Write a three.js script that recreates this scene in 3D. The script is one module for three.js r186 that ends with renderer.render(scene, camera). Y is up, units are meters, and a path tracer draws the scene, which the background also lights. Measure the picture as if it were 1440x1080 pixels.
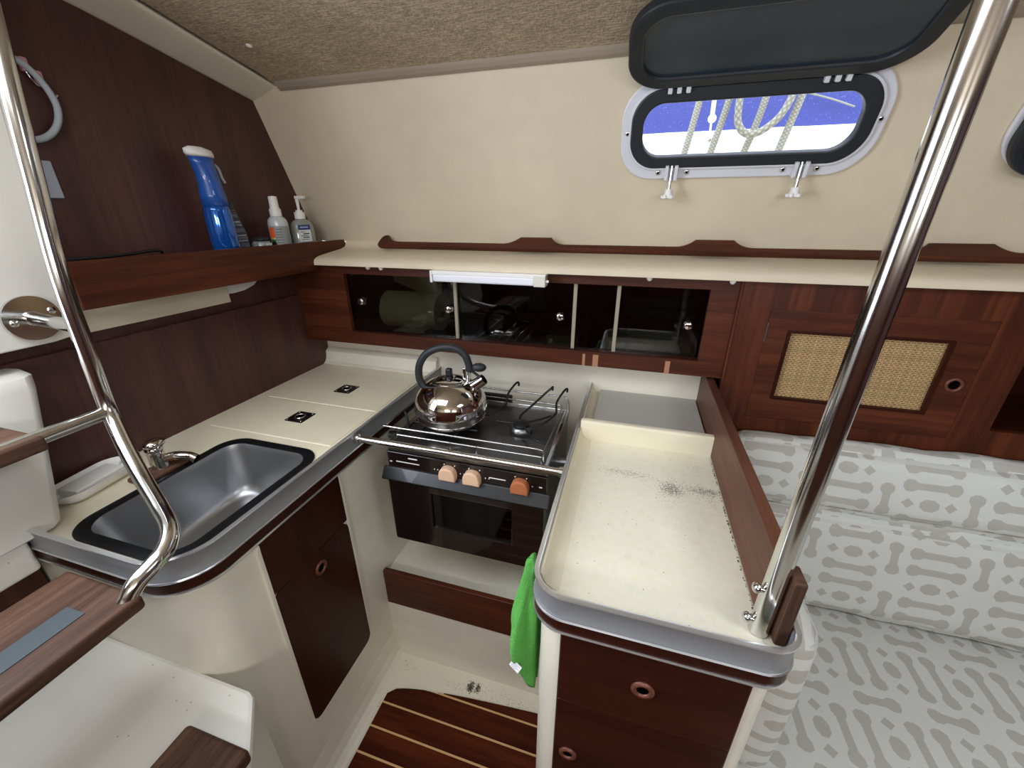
import * as THREE from 'three';
import { RoundedBoxGeometry } from 'three/addons/geometries/RoundedBoxGeometry.js';
import { mergeGeometries, mergeVertices, toCreasedNormals } from 'three/addons/utils/BufferGeometryUtils.js';
import { RectAreaLightUniformsLib } from 'three/addons/lights/RectAreaLightUniformsLib.js';

// ---------------------------------------------------------------- camera, sky, light, exposure
const scene = new THREE.Scene();
const camera = new THREE.PerspectiveCamera(87.37, 1440 / 1080, 0.02, 100);
camera.position.set(0, 1.5, 0);
camera.quaternion.setFromRotationMatrix(new THREE.Matrix4().makeBasis(
  new THREE.Vector3(0.95958, -0.00203, -0.28144), new THREE.Vector3(-0.10841, 0.92015, -0.37627), new THREE.Vector3(0.25973, 0.39157, 0.88273)));
const renderer = new THREE.WebGLRenderer({ antialias: true });
renderer.toneMapping = THREE.LinearToneMapping;
renderer.toneMappingExposure = 1.04;
renderer.shadowMap.enabled = true;
scene.background = new THREE.Color().setRGB(3.2, 3.5, 4.0);     // bright overcast sky
RectAreaLightUniformsLib.init();
function daylight(name, w, h, pos, look, color, intensity) {     // daylight entering through one of the openings
  const l = new THREE.RectAreaLight(color, intensity, w, h);
  l.name = name; l.position.set(...pos); l.lookAt(...look); scene.add(l);
  return l;
}
daylight('companionway_daylight', 0.6, 0.72, [-1.16, 1.6, 0.05], [0, 1.45, 0.05], 0xe6efff, 11.5);
daylight('sliding_hatch_daylight', 0.66, 0.62, [-0.66, 2.015, 0.05], [-0.66, 0, 0.0501], 0xf6f8ff, 4.2);
for (const x of [0.02, 0.98]) daylight('far_portlight_daylight', 0.56, 0.2, [x, 1.64, 1.19], [x, 1.6, 0], 0xf8f8fa, 19);
daylight('forward_hatch_daylight', 0.5, 0.5, [1.0, 2.015, 0.0], [1.0, 0, 0.0001], 0xeef4ff, 7.5);

// ---------------------------------------------------------------- random numbers and tileable noise
let seed = 12345;
const rnd = () => { seed = (seed * 1664525 + 1013904223) >>> 0; return seed / 4294967296; };
const hash = (x, y, s) => { let h = (x * 374761393 + y * 668265263 + s * 974634777) | 0; h = Math.imul(h ^ (h >>> 13), 1274126177); return ((h ^ (h >>> 16)) >>> 0) / 4294967296; };
const sm = t => t * t * (3 - 2 * t), mix = (a, b, t) => a + (b - a) * t, clamp = (v, a = 0, b = 1) => Math.min(b, Math.max(a, v));
function noise(u, v, nx, ny, s) {                               // periodic over the unit square
  const x = u * nx, y = v * ny, xi = Math.floor(x), yi = Math.floor(y), fx = sm(x - xi), fy = sm(y - yi);
  const h = (a, b) => hash(((a % nx) + nx) % nx, ((b % ny) + ny) % ny, s);
  return mix(mix(h(xi, yi), h(xi + 1, yi), fx), mix(h(xi, yi + 1), h(xi + 1, yi + 1), fx), fy);
}
function dataTexture(n, m, size, f, color = true) {             // f(u, v) -> [r, g, b] 0..1 (sRGB when color)
  const d = new Uint8Array(n * m * 4);
  for (let j = 0; j < m; j++) for (let i = 0; i < n; i++) {
    const c = f((i + 0.5) / n, (j + 0.5) / m), k = (j * n + i) * 4;
    for (let q = 0; q < 3; q++) d[k + q] = Math.round(clamp(c[q]) * 255);
    d[k + 3] = 255;
  }
  const t = new THREE.DataTexture(d, n, m);
  t.wrapS = t.wrapT = THREE.RepeatWrapping; t.magFilter = THREE.LinearFilter; t.minFilter = THREE.LinearMipmapLinearFilter; t.generateMipmaps = true;
  if (color) t.colorSpace = THREE.SRGBColorSpace;
  if (size) t.repeat.set(1 / size[0], 1 / size[1]);
  t.needsUpdate = true; return t;
}
function canvasTexture(w, h, draw, size) {
  const c = document.createElement('canvas'); c.width = w; c.height = h; draw(c.getContext('2d'), w, h);
  const t = new THREE.CanvasTexture(c); t.colorSpace = THREE.SRGBColorSpace; t.wrapS = t.wrapT = THREE.RepeatWrapping;
  if (size) t.repeat.set(1 / size[0], 1 / size[1]);
  return t;
}
// ---------------------------------------------------------------- materials
function woodTexture(base, dark, s, contrast = 1) {             // grain runs along u; one tile is 0.8 x 0.4 m
  return dataTexture(512, 512, [0.8, 0.4], (u, v) => {
    const w = v + 0.02 * (noise(u, v, 2, 3, s) - 0.5);
    const broad = noise(u, w, 2, 9, s + 1), mid = noise(u, w, 5, 40, s + 2), fine = noise(u, w, 14, 150, s + 3), pore = noise(u, v, 60, 220, s + 4);
    let t = 0.45 * broad + 0.3 * mid + 0.25 * fine; t = clamp(0.5 + (t - 0.5) * 1.7 * contrast);
    const p = pore > 0.8 ? (pore - 0.8) * 0.8 : 0;
    return base.map((b, k) => mix(dark[k], b, t) * (1 - p));
  });
}
const std = o => new THREE.MeshStandardMaterial(o), phy = o => new THREE.MeshPhysicalMaterial(o);
const mahoganyMap = woodTexture([0.37, 0.185, 0.1], [0.24, 0.105, 0.055], 11);
const panelMap = woodTexture([0.35, 0.21, 0.195], [0.245, 0.14, 0.135], 31, 0.8);
const warmMap = woodTexture([0.40, 0.235, 0.155], [0.27, 0.15, 0.095], 51);
const teakMap = woodTexture([0.38, 0.275, 0.21], [0.235, 0.155, 0.11], 71, 1.2);
const soleMap = woodTexture([0.35, 0.155, 0.055], [0.22, 0.075, 0.02], 91);
const cabinetMap = woodTexture([0.24, 0.105, 0.06], [0.16, 0.06, 0.033], 111, 0.7);
const M = {
  mahogany: phy({ map: mahoganyMap, roughness: 0.42, specularIntensity: 0.55 }),
  panel: phy({ map: panelMap, roughness: 0.42, specularIntensity: 0.9 }),
  cabinet: phy({ map: cabinetMap, roughness: 0.35, specularIntensity: 0.3 }),
  warm: phy({ map: warmMap, roughness: 0.45, specularIntensity: 0.6 }),
  teak: phy({ map: teakMap, roughness: 0.6, specularIntensity: 0.4 }),
  sole: phy({ map: soleMap, roughness: 0.5, specularIntensity: 0.2 }),
  holly: std({ color: 0xcfa672, roughness: 0.5 }),
  plySplinter: std({ color: 0xa9785a, roughness: 0.8 }),
  steel: std({ color: 0xd4d4d2, metalness: 1, roughness: 0.13 }),
  mirror: std({ color: 0xcfc9c4, metalness: 1, roughness: 0.06 }),
  brushed: std({ color: 0x8f9193, metalness: 1, roughness: 0.34 }),
  sinkSteel: std({ color: 0x77787a, metalness: 1, roughness: 0.3 }),
  hob: std({ color: 0x8b8b89, metalness: 1, roughness: 0.3 }),
  wire: std({ color: 0xb5b5b2, metalness: 1, roughness: 0.22 }),
  blackWire: std({ color: 0x2a2a2a, metalness: 0.6, roughness: 0.45 }),
  alloy: std({ color: 0x9b9d9f, metalness: 0.6, roughness: 0.5 }),
  alloyBright: std({ color: 0xe4e6e8, metalness: 0.9, roughness: 0.28 }),
  black: std({ color: 0x111213, roughness: 0.45 }),
  blackGloss: phy({ color: 0x0a0b0d, roughness: 0.35, clearcoat: 0.15 }),
  rubber: std({ color: 0x1c1e21, roughness: 0.55 }),
  gasket: std({ color: 0x1a2026, roughness: 0.5 }),
  enamel: phy({ color: 0x1a1210, roughness: 0.16, clearcoat: 0.8, clearcoatRoughness: 0.05 }),
  white: std({ color: 0xeceae6, roughness: 0.4 }),
  frameWhite: std({ color: 0xd9dae0, roughness: 0.35 }),
  bronze: std({ color: 0x6b3f2f, roughness: 0.4, metalness: 0.25 }),
  hole: phy({ color: 0x080605, roughness: 0.9, specularIntensity: 0 }),
};
const creamMap = dataTexture(256, 256, [0.9, 0.9], (u, v) => { const k = 0.975 + 0.05 * (0.6 * noise(u, v, 5, 5, 7) + 0.4 * noise(u, v, 24, 24, 8) - 0.5); return [0.91 * k, 0.885 * k, 0.81 * k]; });
const creamBump = dataTexture(256, 256, [0.35, 0.35], (u, v) => { const k = noise(u, v, 40, 40, 21) * 0.5 + noise(u, v, 9, 9, 22) * 0.5; return [k, k, k]; }, false);
M.cream = phy({ map: creamMap, roughness: 0.38, clearcoat: 0.2, clearcoatRoughness: 0.2 });
M.liner = std({ map: creamMap, bumpMap: creamBump, bumpScale: 0.0006, roughness: 0.6, color: 0xf4ece0 });
M.worktop = phy({ map: creamMap, roughness: 0.42, clearcoat: 0.15, clearcoatRoughness: 0.3, color: 0xfffdf2 });
M.gelcoat = phy({ map: dataTexture(512, 512, [1, 1], (u, v) => { const k = 0.98 + 0.05 * (noise(u, v, 6, 6, 17) - 0.5), s = noise(u, v, 170, 170, 18) > 0.988 ? 0.55 : 1; return [0.90 * k * s, 0.89 * k * s, 0.85 * k * s]; }), roughness: 0.3, clearcoat: 0.3, clearcoatRoughness: 0.2 });
M.greyLid = std({ color: 0xb9b6ad, roughness: 0.55 });
const weave = (u, v) => { const a = noise(u, v, 40, 250, 41), b = noise(u, v, 200, 110, 42), c = noise(u, v, 6, 6, 43); return 0.45 * a + 0.4 * b + 0.15 * c; };
M.headliner = std({ map: dataTexture(512, 512, [0.5, 0.5], (u, v) => { const k = 0.80 + 0.42 * (weave(u, v) - 0.5); return [0.84 * k, 0.755 * k, 0.63 * k]; }),
  bumpMap: dataTexture(512, 512, [0.5, 0.5], (u, v) => { const k = weave(u, v); return [k, k, k]; }, false), bumpScale: 0.002, roughness: 0.95 });
M.smoked = phy({ color: 0xb6b6ae, roughness: 0.03, transmission: 1, thickness: 0, ior: 1.49 });
M.clear = phy({ color: 0xf4f6f6, roughness: 0.02, transmission: 1, thickness: 0, ior: 1.49 });
M.ovenGlass = phy({ color: 0x3c3a38, roughness: 0.04, transmission: 1, thickness: 0, ior: 1.5 });

// ---------------------------------------------------------------- geometry helpers
const V = (x, y, z) => new THREE.Vector3(x, y, z);
function uvm(g, grain = 'x', off = 0) {                         // uv in metres from the face's own plane, the grain axis along u
  if (g.index) g = g.toNonIndexed();
  const p = g.attributes.position, n = p.count, uv = new Float32Array(n * 2), A = { x: 0, y: 1, z: 2 }, gi = A[grain];
  const a = V(), b = V(), c = V();
  for (let i = 0; i < n; i += 3) {
    a.fromBufferAttribute(p, i); b.fromBufferAttribute(p, i + 1); c.fromBufferAttribute(p, i + 2);
    const nn = b.clone().sub(a).cross(c.clone().sub(a)), ab = [Math.abs(nn.x), Math.abs(nn.y), Math.abs(nn.z)], k = ab.indexOf(Math.max(...ab));
    let [iu, iv] = k === 0 ? [2, 1] : k === 1 ? [0, 2] : [0, 1];
    if (iv === gi) [iu, iv] = [iv, iu];
    [a, b, c].forEach((q, j) => { const e = q.toArray(); uv[(i + j) * 2] = e[iu] + off; uv[(i + j) * 2 + 1] = e[iv] + off * 0.37; });
  }
  g.setAttribute('uv', new THREE.BufferAttribute(uv, 2));
  return g;
}
function bx(x0, x1, y0, y1, z0, z1, r = 0, seg = 2) {           // a box between two corners, its edges rounded
  const w = Math.abs(x1 - x0), h = Math.abs(y1 - y0), d = Math.abs(z1 - z0);
  r = Math.min(r, w / 2.01, h / 2.01, d / 2.01);
  const g = r > 0 ? new RoundedBoxGeometry(w, h, d, seg, r) : new THREE.BoxGeometry(w, h, d);
  g.translate((x0 + x1) / 2, (y0 + y1) / 2, (z0 + z1) / 2);
  return g;
}
function rod(a, b, r, seg = 20, r2 = r) {                       // a closed cylinder from a to b
  const d = b.clone().sub(a), g = new THREE.CylinderGeometry(r2, r, d.length(), seg);
  g.applyQuaternion(new THREE.Quaternion().setFromUnitVectors(V(0, 1, 0), d.clone().normalize()));
  g.translate((a.x + b.x) / 2, (a.y + b.y) / 2, (a.z + b.z) / 2);
  return g;
}
function tube(pts, r, n = 64, seg = 14, closed = false, tension = 0.5) {
  return new THREE.TubeGeometry(new THREE.CatmullRomCurve3(pts.map(p => p.isVector3 ? p : V(...p)), closed, 'catmullrom', tension), n, r, seg, closed);
}
function ball(x, y, z, r, sx = 1, sy = 1, sz = 1) { const g = new THREE.SphereGeometry(r, 20, 14); g.scale(sx, sy, sz); g.translate(x, y, z); return g; }
function lathe(pts, seg = 48) { return new THREE.LatheGeometry(pts.map(p => new THREE.Vector2(...p)), seg); }
function rrect(x0, x1, y0, y1, r, S = THREE.Shape) {            // a rounded rectangle
  const s = new S();
  s.moveTo(x0 + r, y0); s.lineTo(x1 - r, y0); s.absarc(x1 - r, y0 + r, r, -Math.PI / 2, 0); s.lineTo(x1, y1 - r); s.absarc(x1 - r, y1 - r, r, 0, Math.PI / 2);
  s.lineTo(x0 + r, y1); s.absarc(x0 + r, y1 - r, r, Math.PI / 2, Math.PI); s.lineTo(x0, y0 + r); s.absarc(x0 + r, y0 + r, r, Math.PI, Math.PI * 1.5);
  return s;
}
function ext(shape, depth, bevel = 0, seg = 10) { return new THREE.ExtrudeGeometry(shape, { depth, bevelEnabled: bevel > 0, bevelSize: bevel, bevelThickness: bevel, bevelSegments: 2, curveSegments: seg }); }
function poly(pts) { const s = new THREE.Shape(); pts.forEach((p, i) => i ? s.lineTo(...p) : s.moveTo(...p)); return s; }
function plan(pts, y0, y1, bevel = 0, holes = []) {             // a plan outline [x, z] raised from y0 to y1
  const s = poly(pts.map(([x, z]) => [x, -z])); holes.forEach(h => s.holes.push(poly(h.map(([x, z]) => [x, -z]))));
  const g = ext(s, y1 - y0 - 2 * bevel, bevel); g.rotateX(-Math.PI / 2); g.translate(0, y0 + bevel, 0); return g;
}
function prismX(pts, x0, x1) { const g = ext(poly(pts.map(([z, y]) => [-z, y])), x1 - x0); g.rotateY(Math.PI / 2); g.translate(x0, 0, 0); return g; }   // a profile [z, y] along x
function corner(pts, rad, n = 8) {                              // rounds the corners of an open plan path; rad[i] for each point
  const out = [];
  pts.forEach((p, i) => {
    const r = rad[i];
    if (!r || i === 0 || i === pts.length - 1) { out.push(p); return; }
    const u = [pts[i - 1][0] - p[0], pts[i - 1][1] - p[1]], w = [pts[i + 1][0] - p[0], pts[i + 1][1] - p[1]];
    const lu = Math.hypot(...u), lw = Math.hypot(...w), a = [p[0] + u[0] / lu * r, p[1] + u[1] / lu * r], b = [p[0] + w[0] / lw * r, p[1] + w[1] / lw * r];
    for (let k = 0; k <= n; k++) { const t = k / n, c = 0.27; // close to a circular arc
      const q1 = [p[0] + (a[0] - p[0]) * 0.448, p[1] + (a[1] - p[1]) * 0.448], q2 = [p[0] + (b[0] - p[0]) * 0.448, p[1] + (b[1] - p[1]) * 0.448];
      out.push([0, 1].map(d => (1 - t) ** 3 * a[d] + 3 * (1 - t) ** 2 * t * q1[d] + 3 * (1 - t) * t * t * q2[d] + t ** 3 * b[d])); }
  });
  return out;
}
function offsets(path, side) {                                  // outward unit normals along a plan path
  return path.map((p, i) => {
    const a = path[Math.max(0, i - 1)], b = path[Math.min(path.length - 1, i + 1)], d = [b[0] - a[0], b[1] - a[1]], l = Math.hypot(...d) || 1;
    return [d[1] / l * side, -d[0] / l * side];
  });
}
function inset(path, side, o) { const n = offsets(path, side); return path.map((p, i) => [p[0] + n[i][0] * o, p[1] + n[i][1] * o]); }
function sweep(path, side, prof) {                              // sweeps a closed profile [offset, y] along a plan path
  const n = offsets(path, side), m = prof.length, pos = [], idx = [];
  path.forEach((p, i) => prof.forEach(([o, y]) => pos.push(p[0] + n[i][0] * o, y, p[1] + n[i][1] * o)));
  for (let i = 0; i < path.length - 1; i++) for (let k = 0; k < m; k++) {
    const a = i * m + k, b = i * m + (k + 1) % m, c = a + m, d = b + m;
    idx.push(a, c, b, b, c, d);
  }
  for (const e of [0, path.length - 1]) { const cx = pos.length / 3; let sx = 0, sy = 0, sz = 0; for (let k = 0; k < m; k++) { sx += pos[(e * m + k) * 3]; sy += pos[(e * m + k) * 3 + 1]; sz += pos[(e * m + k) * 3 + 2]; }
    pos.push(sx / m, sy / m, sz / m); for (let k = 0; k < m; k++) { const a = e * m + k, b = e * m + (k + 1) % m; e ? idx.push(cx, b, a) : idx.push(cx, a, b); } }
  const g = new THREE.BufferGeometry(); g.setAttribute('position', new THREE.Float32BufferAttribute(pos, 3)); g.setIndex(idx);
  g.computeVertexNormals(); return toCreasedNormals(g, 0.6);
}
function loft(rings, caps = true) {                             // rings of equally many points, closed round
  const m = rings[0].length, pos = [], uv = [], idx = [];
  rings.forEach((r, i) => r.forEach((p, k) => { pos.push(...p); uv.push(k / m, i / (rings.length - 1)); }));
  for (let i = 0; i < rings.length - 1; i++) for (let k = 0; k < m; k++) { const a = i * m + k, b = i * m + (k + 1) % m; idx.push(a, b, a + m, b, b + m, a + m); }
  if (caps) for (const e of [0, rings.length - 1]) { const c = pos.length / 3, s = [0, 1, 2].map(d => rings[e].reduce((t, p) => t + p[d], 0) / m); pos.push(...s); uv.push(0.5, e ? 1 : 0);
    for (let k = 0; k < m; k++) { const a = e * m + k, b = e * m + (k + 1) % m; e ? idx.push(c, a, b) : idx.push(c, b, a); } }
  const g = new THREE.BufferGeometry(); g.setAttribute('position', new THREE.Float32BufferAttribute(pos, 3)); g.setAttribute('uv', new THREE.Float32BufferAttribute(uv, 2)); g.setIndex(idx); g.computeVertexNormals();
  return g;
}
const plain = g => { g = g.index ? g.toNonIndexed() : g; for (const k of Object.keys(g.attributes)) if (!['position', 'normal', 'uv'].includes(k)) g.deleteAttribute(k); if (!g.attributes.uv) uvm(g); return g; };
function obj(name, geos, mat, parent = scene, grain, off = 0) { // merges geometries into ONE named mesh
  geos = (Array.isArray(geos) ? geos : [geos]).map(plain);
  let g = geos.length > 1 ? mergeGeometries(geos) : geos[0];
  if (grain) g = uvm(g, grain, off);
  const m = new THREE.Mesh(g, mat); m.name = name; m.castShadow = m.receiveShadow = true; parent.add(m); return m;
}
const used = {};
const numbered = n => { used[n] = (used[n] ?? -1) + 1; return used[n] ? `${n}_${String(used[n]).padStart(3, '0')}` : n; };
function thing(name, label, category, pos = [0, 0, 0], group) {
  const o = new THREE.Group(); o.name = numbered(name); o.position.set(...pos); o.userData = { label, category }; if (group) o.userData.group = group; scene.add(o); return o;
}
function tag(o, label, category, group) { o.name = numbered(o.name); Object.assign(o.userData, { label, category }); if (group) o.userData.group = group; return o; }
function struct(o, label, category = 'structure') { o.userData = { kind: 'structure', label, category }; return o; }
function setting(name, label, category) { const o = new THREE.Group(); o.name = name; scene.add(o); return struct(o, label, category); }
const onX = (g, deg) => { g.rotateX(deg); return g; };

// ================================================================ THE SETTING
// ---- sole: moulded pan and teak planks with pale strips
const floor = setting('floor', 'cream moulded cabin sole with inset striped teak planks', 'floor');
obj('floor_pan', bx(-1.25, 2.25, -0.05, 0.03, -0.82, 1.25), M.cream, floor);
{ const map = canvasTexture(900, 330, (g, w, h) => {              // grime scuffed into the pan along the planking
    g.fillStyle = '#e4dcc8'; g.fillRect(0, 0, w, h);
    const at = (x, z) => [(x + 0.69) / 0.6 * w, (z + 0.812) / 0.22 * h], dab = (x, z, sx, sz, n, al, m = 1.6) => { for (let i = 0; i < n; i++) { const [a, b] = at(x + (rnd() + rnd() - 1) * sx, z + (rnd() + rnd() - 1) * sz); g.fillStyle = `rgba(34,28,20,${al * (0.3 + 0.7 * rnd())})`; g.beginPath(); g.ellipse(a, b, 0.6 + rnd() * m, 0.6 + rnd() * m, 0, 0, 7); g.fill(); } };
    dab(-0.375, -0.772, 0.014, 0.02, 260, 0.75, 3); dab(-0.35, -0.775, 0.01, 0.018, 160, 0.7, 3); dab(-0.4, -0.76, 0.08, 0.02, 120, 0.4); dab(-0.6, -0.78, 0.04, 0.025, 60, 0.4); dab(-0.3, -0.77, 0.15, 0.03, 160, 0.3); dab(-0.2, -0.765, 0.08, 0.02, 90, 0.4); dab(-0.645, -0.66, 0.01, 0.14, 90, 0.45);
  });
  const g = new THREE.PlaneGeometry(0.6, 0.22).rotateX(-Math.PI / 2).translate(-0.39, 0.0306, -0.702);
  obj('scuffed_pan_edge', g, phy({ map, roughness: 0.45, clearcoat: 0.15 }), floor); }
{ const xl = -0.632, edge = x => -0.675 - 0.082 * clamp((x - xl) / 0.5) ** 0.45; // curved far edge of the planking
  const seams = [-0.724, -0.652, -0.584, -0.516, -0.448, -0.38, -0.312, -0.244, -0.176, -0.108, -0.04, 0.028, 0.096, 0.164, 0.232, 0.3, 0.368, 0.436, 0.504];
  const strip = 0.0055;
  let prev = -0.9;
  seams.forEach((z, k) => {                                     // a plank between two seams, then the strip
    const z0 = k ? seams[k - 1] + strip : null, pts = [];
    const n = 24;
    if (!k) { for (let i = 0; i <= n; i++) { const x = mix(xl, -0.09, i / n), e = edge(x); if (e < z) pts.push([x, e]); } const xa = pts[0][0]; pts.push([-0.09, z], [xa, z]); }
    else { for (let i = 0; i <= n; i++) { const x = mix(xl, z < -0.46 ? -0.09 : 0.9, i / n); pts.push([x, Math.max(z0, edge(x))]); } pts.push([pts[pts.length - 1][0], z], [xl, z]); }
    const c = M.sole.clone(); c.color.setScalar(0.8 + 0.25 * hash(k, 3, 5));
    obj('plank', plan(pts, 0.028, 0.036, 0.0006), c, floor, 'x', k * 0.31);
    const xs = []; for (let i = 0; i <= 60; i++) { const x = mix(xl, z < -0.46 ? -0.09 : 0.9, i / 60); if (edge(x) < z) xs.push(x); }
    if (xs.length) obj('pale_strip', bx(xs[0], xs[xs.length - 1], 0.028, 0.0362, z, z + strip), M.holly, floor);
    prev = z;
  });
}
// ---- floor behind the stove's kick board, toe wall
const toe = setting('trim_1', 'cream moulded toe wall below the kick board', 'wall');
obj('toe_wall', bx(-0.69, -0.09, 0.02, 0.288, -0.84, -0.812, 0.006), M.cream, toe);
obj('recess_floor', bx(-0.69, -0.09, 0.37, 0.4, -1.32, -0.83), M.cream, toe);
// ---- hull side behind the counters (below the lockers)
const hull = setting('wall_back', 'cream moulded liner behind the stove and worktops', 'wall');
obj('liner', bx(-1.2, 0.27, 0.0, 1.06, -1.36, -1.305), M.cream, hull);
obj('hull_side', [bx(-1.3, 2.3, -0.05, 1.42, -1.62, -1.56), bx(0.27, 2.3, 0, 0.9, -1.3, -1.25)], M.liner, hull, 'x');
obj('liner_cove', prismX([[-1.306, 0.93], [-1.262, 0.936], [-1.262, 0.94], [-1.272, 0.946], [-1.28, 0.96], [-1.284, 0.985], [-1.306, 1.0]], -1.18, -0.675), M.cream, hull);
// ---- sloping cabin side with the portlight openings
const SLOPE = Math.atan(0.4067);
const cabin = setting('wall_cabin_side', 'sloping cream cabin side with a moulded ledge along its foot', 'wall');
{ const s = poly([[-1.25, 0.03], [-1.25, -0.46], [2.3, -0.46], [2.3, 0.03]]);
  s.holes.push(rrect(-0.036, 0.466, -0.222, -0.07, 0.055, THREE.Path), rrect(0.764, 1.266, -0.222, -0.07, 0.055, THREE.Path));
  const g = ext(s, 0.03); g.translate(0, 0, -0.03); g.rotateX(SLOPE); g.translate(0, 1.83, -1.19);
  obj('cabin_side', g, M.liner, cabin, 'x');
  const inner = [[-1.3625, 1.406], [-1.362, 1.396], [-1.352, 1.385], [-1.33, 1.379], [-1.26, 1.371], [-1.21, 1.365], [-1.192, 1.36], [-1.182, 1.353], [-1.179, 1.346], [-1.179, 1.337]];
  obj('ledge', toCreasedNormals(prismX([...inner, [-1.2, 1.337], [-1.23, 1.343], [-1.6, 1.343], [-1.6, 1.41], [-1.39, 1.41]], -1.053, 2.3), 0.7), M.liner, cabin, 'x');
}
// ---- headliner with its hatch openings
const arc = [[-1.19, 1.846], [-1.12, 1.862], [-1.0, 1.885], [-0.8, 1.925], [-0.6, 1.952], [-0.4, 1.972], [-0.26, 1.984], [0, 1.995], [0.36, 1.976], [0.6, 1.952], [0.8, 1.925], [1.0, 1.885], [1.2, 1.846]];
const arcY = z => { for (let i = 0; i < arc.length - 1; i++) if (z <= arc[i + 1][0]) return mix(arc[i][1], arc[i + 1][1], clamp((z - arc[i][0]) / (arc[i + 1][0] - arc[i][0]))); return 1.846; };
const ceiling = setting('ceiling', 'taupe woven fabric headliner under the coach roof', 'ceiling');
{ const slab = (x0, x1, z0, z1) => { const zs = [z0, ...arc.map(a => a[0]).filter(z => z > z0 + 0.01 && z < z1 - 0.01), z1]; const lo = zs.map(z => [z, arcY(z)]), hi = zs.map(z => [z, arcY(z) + 0.05]).reverse(); return prismX([...lo, ...hi], x0, x1); };
  const parts = [slab(-1.25, -1.02, -1.22, 1.25), slab(-1.02, -0.3, -1.22, -0.28), slab(-1.02, -0.3, 0.38, 1.25), slab(-0.3, 0.74, -1.22, 1.25), slab(0.74, 1.26, -1.22, -0.26), slab(0.74, 1.26, 0.26, 1.25), slab(1.26, 2.3, -1.22, 1.25)];
  obj('headliner', parts, M.headliner, ceiling, 'x');
  // edge roll where the headliner meets the cabin side, and the moulded strip along the bulkhead
  obj('edge_roll', prismX([[-1.2, 1.838], [-1.183, 1.8335], [-1.174, 1.838], [-1.166, 1.846], [-1.162, 1.853], [-1.2, 1.853]], -1.06, 2.3), std({ color: 0x9c8f7c, roughness: 0.8 }), ceiling);
}
const fillet = setting('trim_2', 'cream moulded fillet between the bulkhead and the headliner', 'trim');
{ const pos = [], idx = [], zs = []; for (let i = 0; i <= 40; i++) zs.push(mix(-1.2, 1.2, i / 40));
  zs.forEach(z => { const y = arcY(z), near = clamp((-z - 1.06) / 0.13); [[-1.19, y - 0.03 - 0.0 * near], [-1.172, y - 0.028], [-1.13, y - 0.018], [-1.09, y - 0.008], [-1.062, y + 0.002], [-1.19, y + 0.01]].forEach(([x, yy]) => pos.push(x, yy, z)); });
  for (let i = 0; i < 40; i++) for (let k = 0; k < 6; k++) { const a = i * 6 + k, b = i * 6 + (k + 1) % 6; idx.push(a, b, a + 6, b, b + 6, a + 6); }
  const g = new THREE.BufferGeometry(); g.setAttribute('position', new THREE.Float32BufferAttribute(pos, 3)); g.setIndex(idx); g.computeVertexNormals();
  obj('fillet', g, M.cream, fillet, 'x'); }
const button = obj('headliner_button', ball(0, 0, 0, 0.0075, 1, 0.45, 1), M.white); button.position.set(-0.973, 1.882, -1.01); button.rotation.x = -0.19; tag(button, 'small white round fastener button on the taupe headliner', 'fastener');
// ---- mahogany bulkhead with the companionway opening
const bulk = setting('wall_left', 'dark mahogany bulkhead at the after end of the galley', 'wall');
{ const prof = [[1.2, 0], [1.2, 1.86], [0.36, 2.0], [0.36, 1.2], [-0.27, 1.2], [-0.27, 2.0]]; // [z, y], round the opening
  const back = [[-0.27, 2.0], [-0.4, 1.99], [-0.8, 1.945], [-1.0, 1.9], [-1.2, 1.845], [-1.36, 1.45], [-1.42, 1.35], [-1.62, 1.35], [-1.62, 0]];
  const s = poly([...prof, ...back.slice(1)].map(([z, y]) => [-z, y])); const g = ext(s, 0.04); g.rotateY(Math.PI / 2); g.translate(-1.22, 0, 0);
  obj('bulkhead_panel', g, M.panel, bulk, 'y', 0.1);
  // proud lower panel behind the worktop
  obj('lower_panel', bx(-1.18, -1.168, 0.9, 1.227, -1.302, -0.36, 0.003), M.panel, bulk, 'y', 0.5);
}
// ---- the rest of the cabin, out of the picture
const wr = setting('wall_right', 'dark mahogany forward bulkhead of the cabin', 'wall'); obj('forward_bulkhead', bx(2.2, 2.25, 0, 2.0, -1.6, 1.25), M.panel, wr, 'y');
const wf = setting('wall_front', 'far cabin side behind the viewer, cream above mahogany lockers', 'wall'); { const s = poly([[-1.25, 1.34], [2.25, 1.34], [2.25, 1.9], [-1.25, 1.9]]); for (const x of [0.02, 0.98]) s.holes.push(rrect(x - 0.28, x + 0.28, 1.54, 1.74, 0.06, THREE.Path)); obj('far_cabin_side', ext(s, 0.05).translate(0, 0, 1.2), M.liner, wf, 'x'); } obj('far_lockers', bx(-1.25, 2.25, 0, 1.34, 1.0, 1.25), M.mahogany, wf, 'x');

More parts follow.
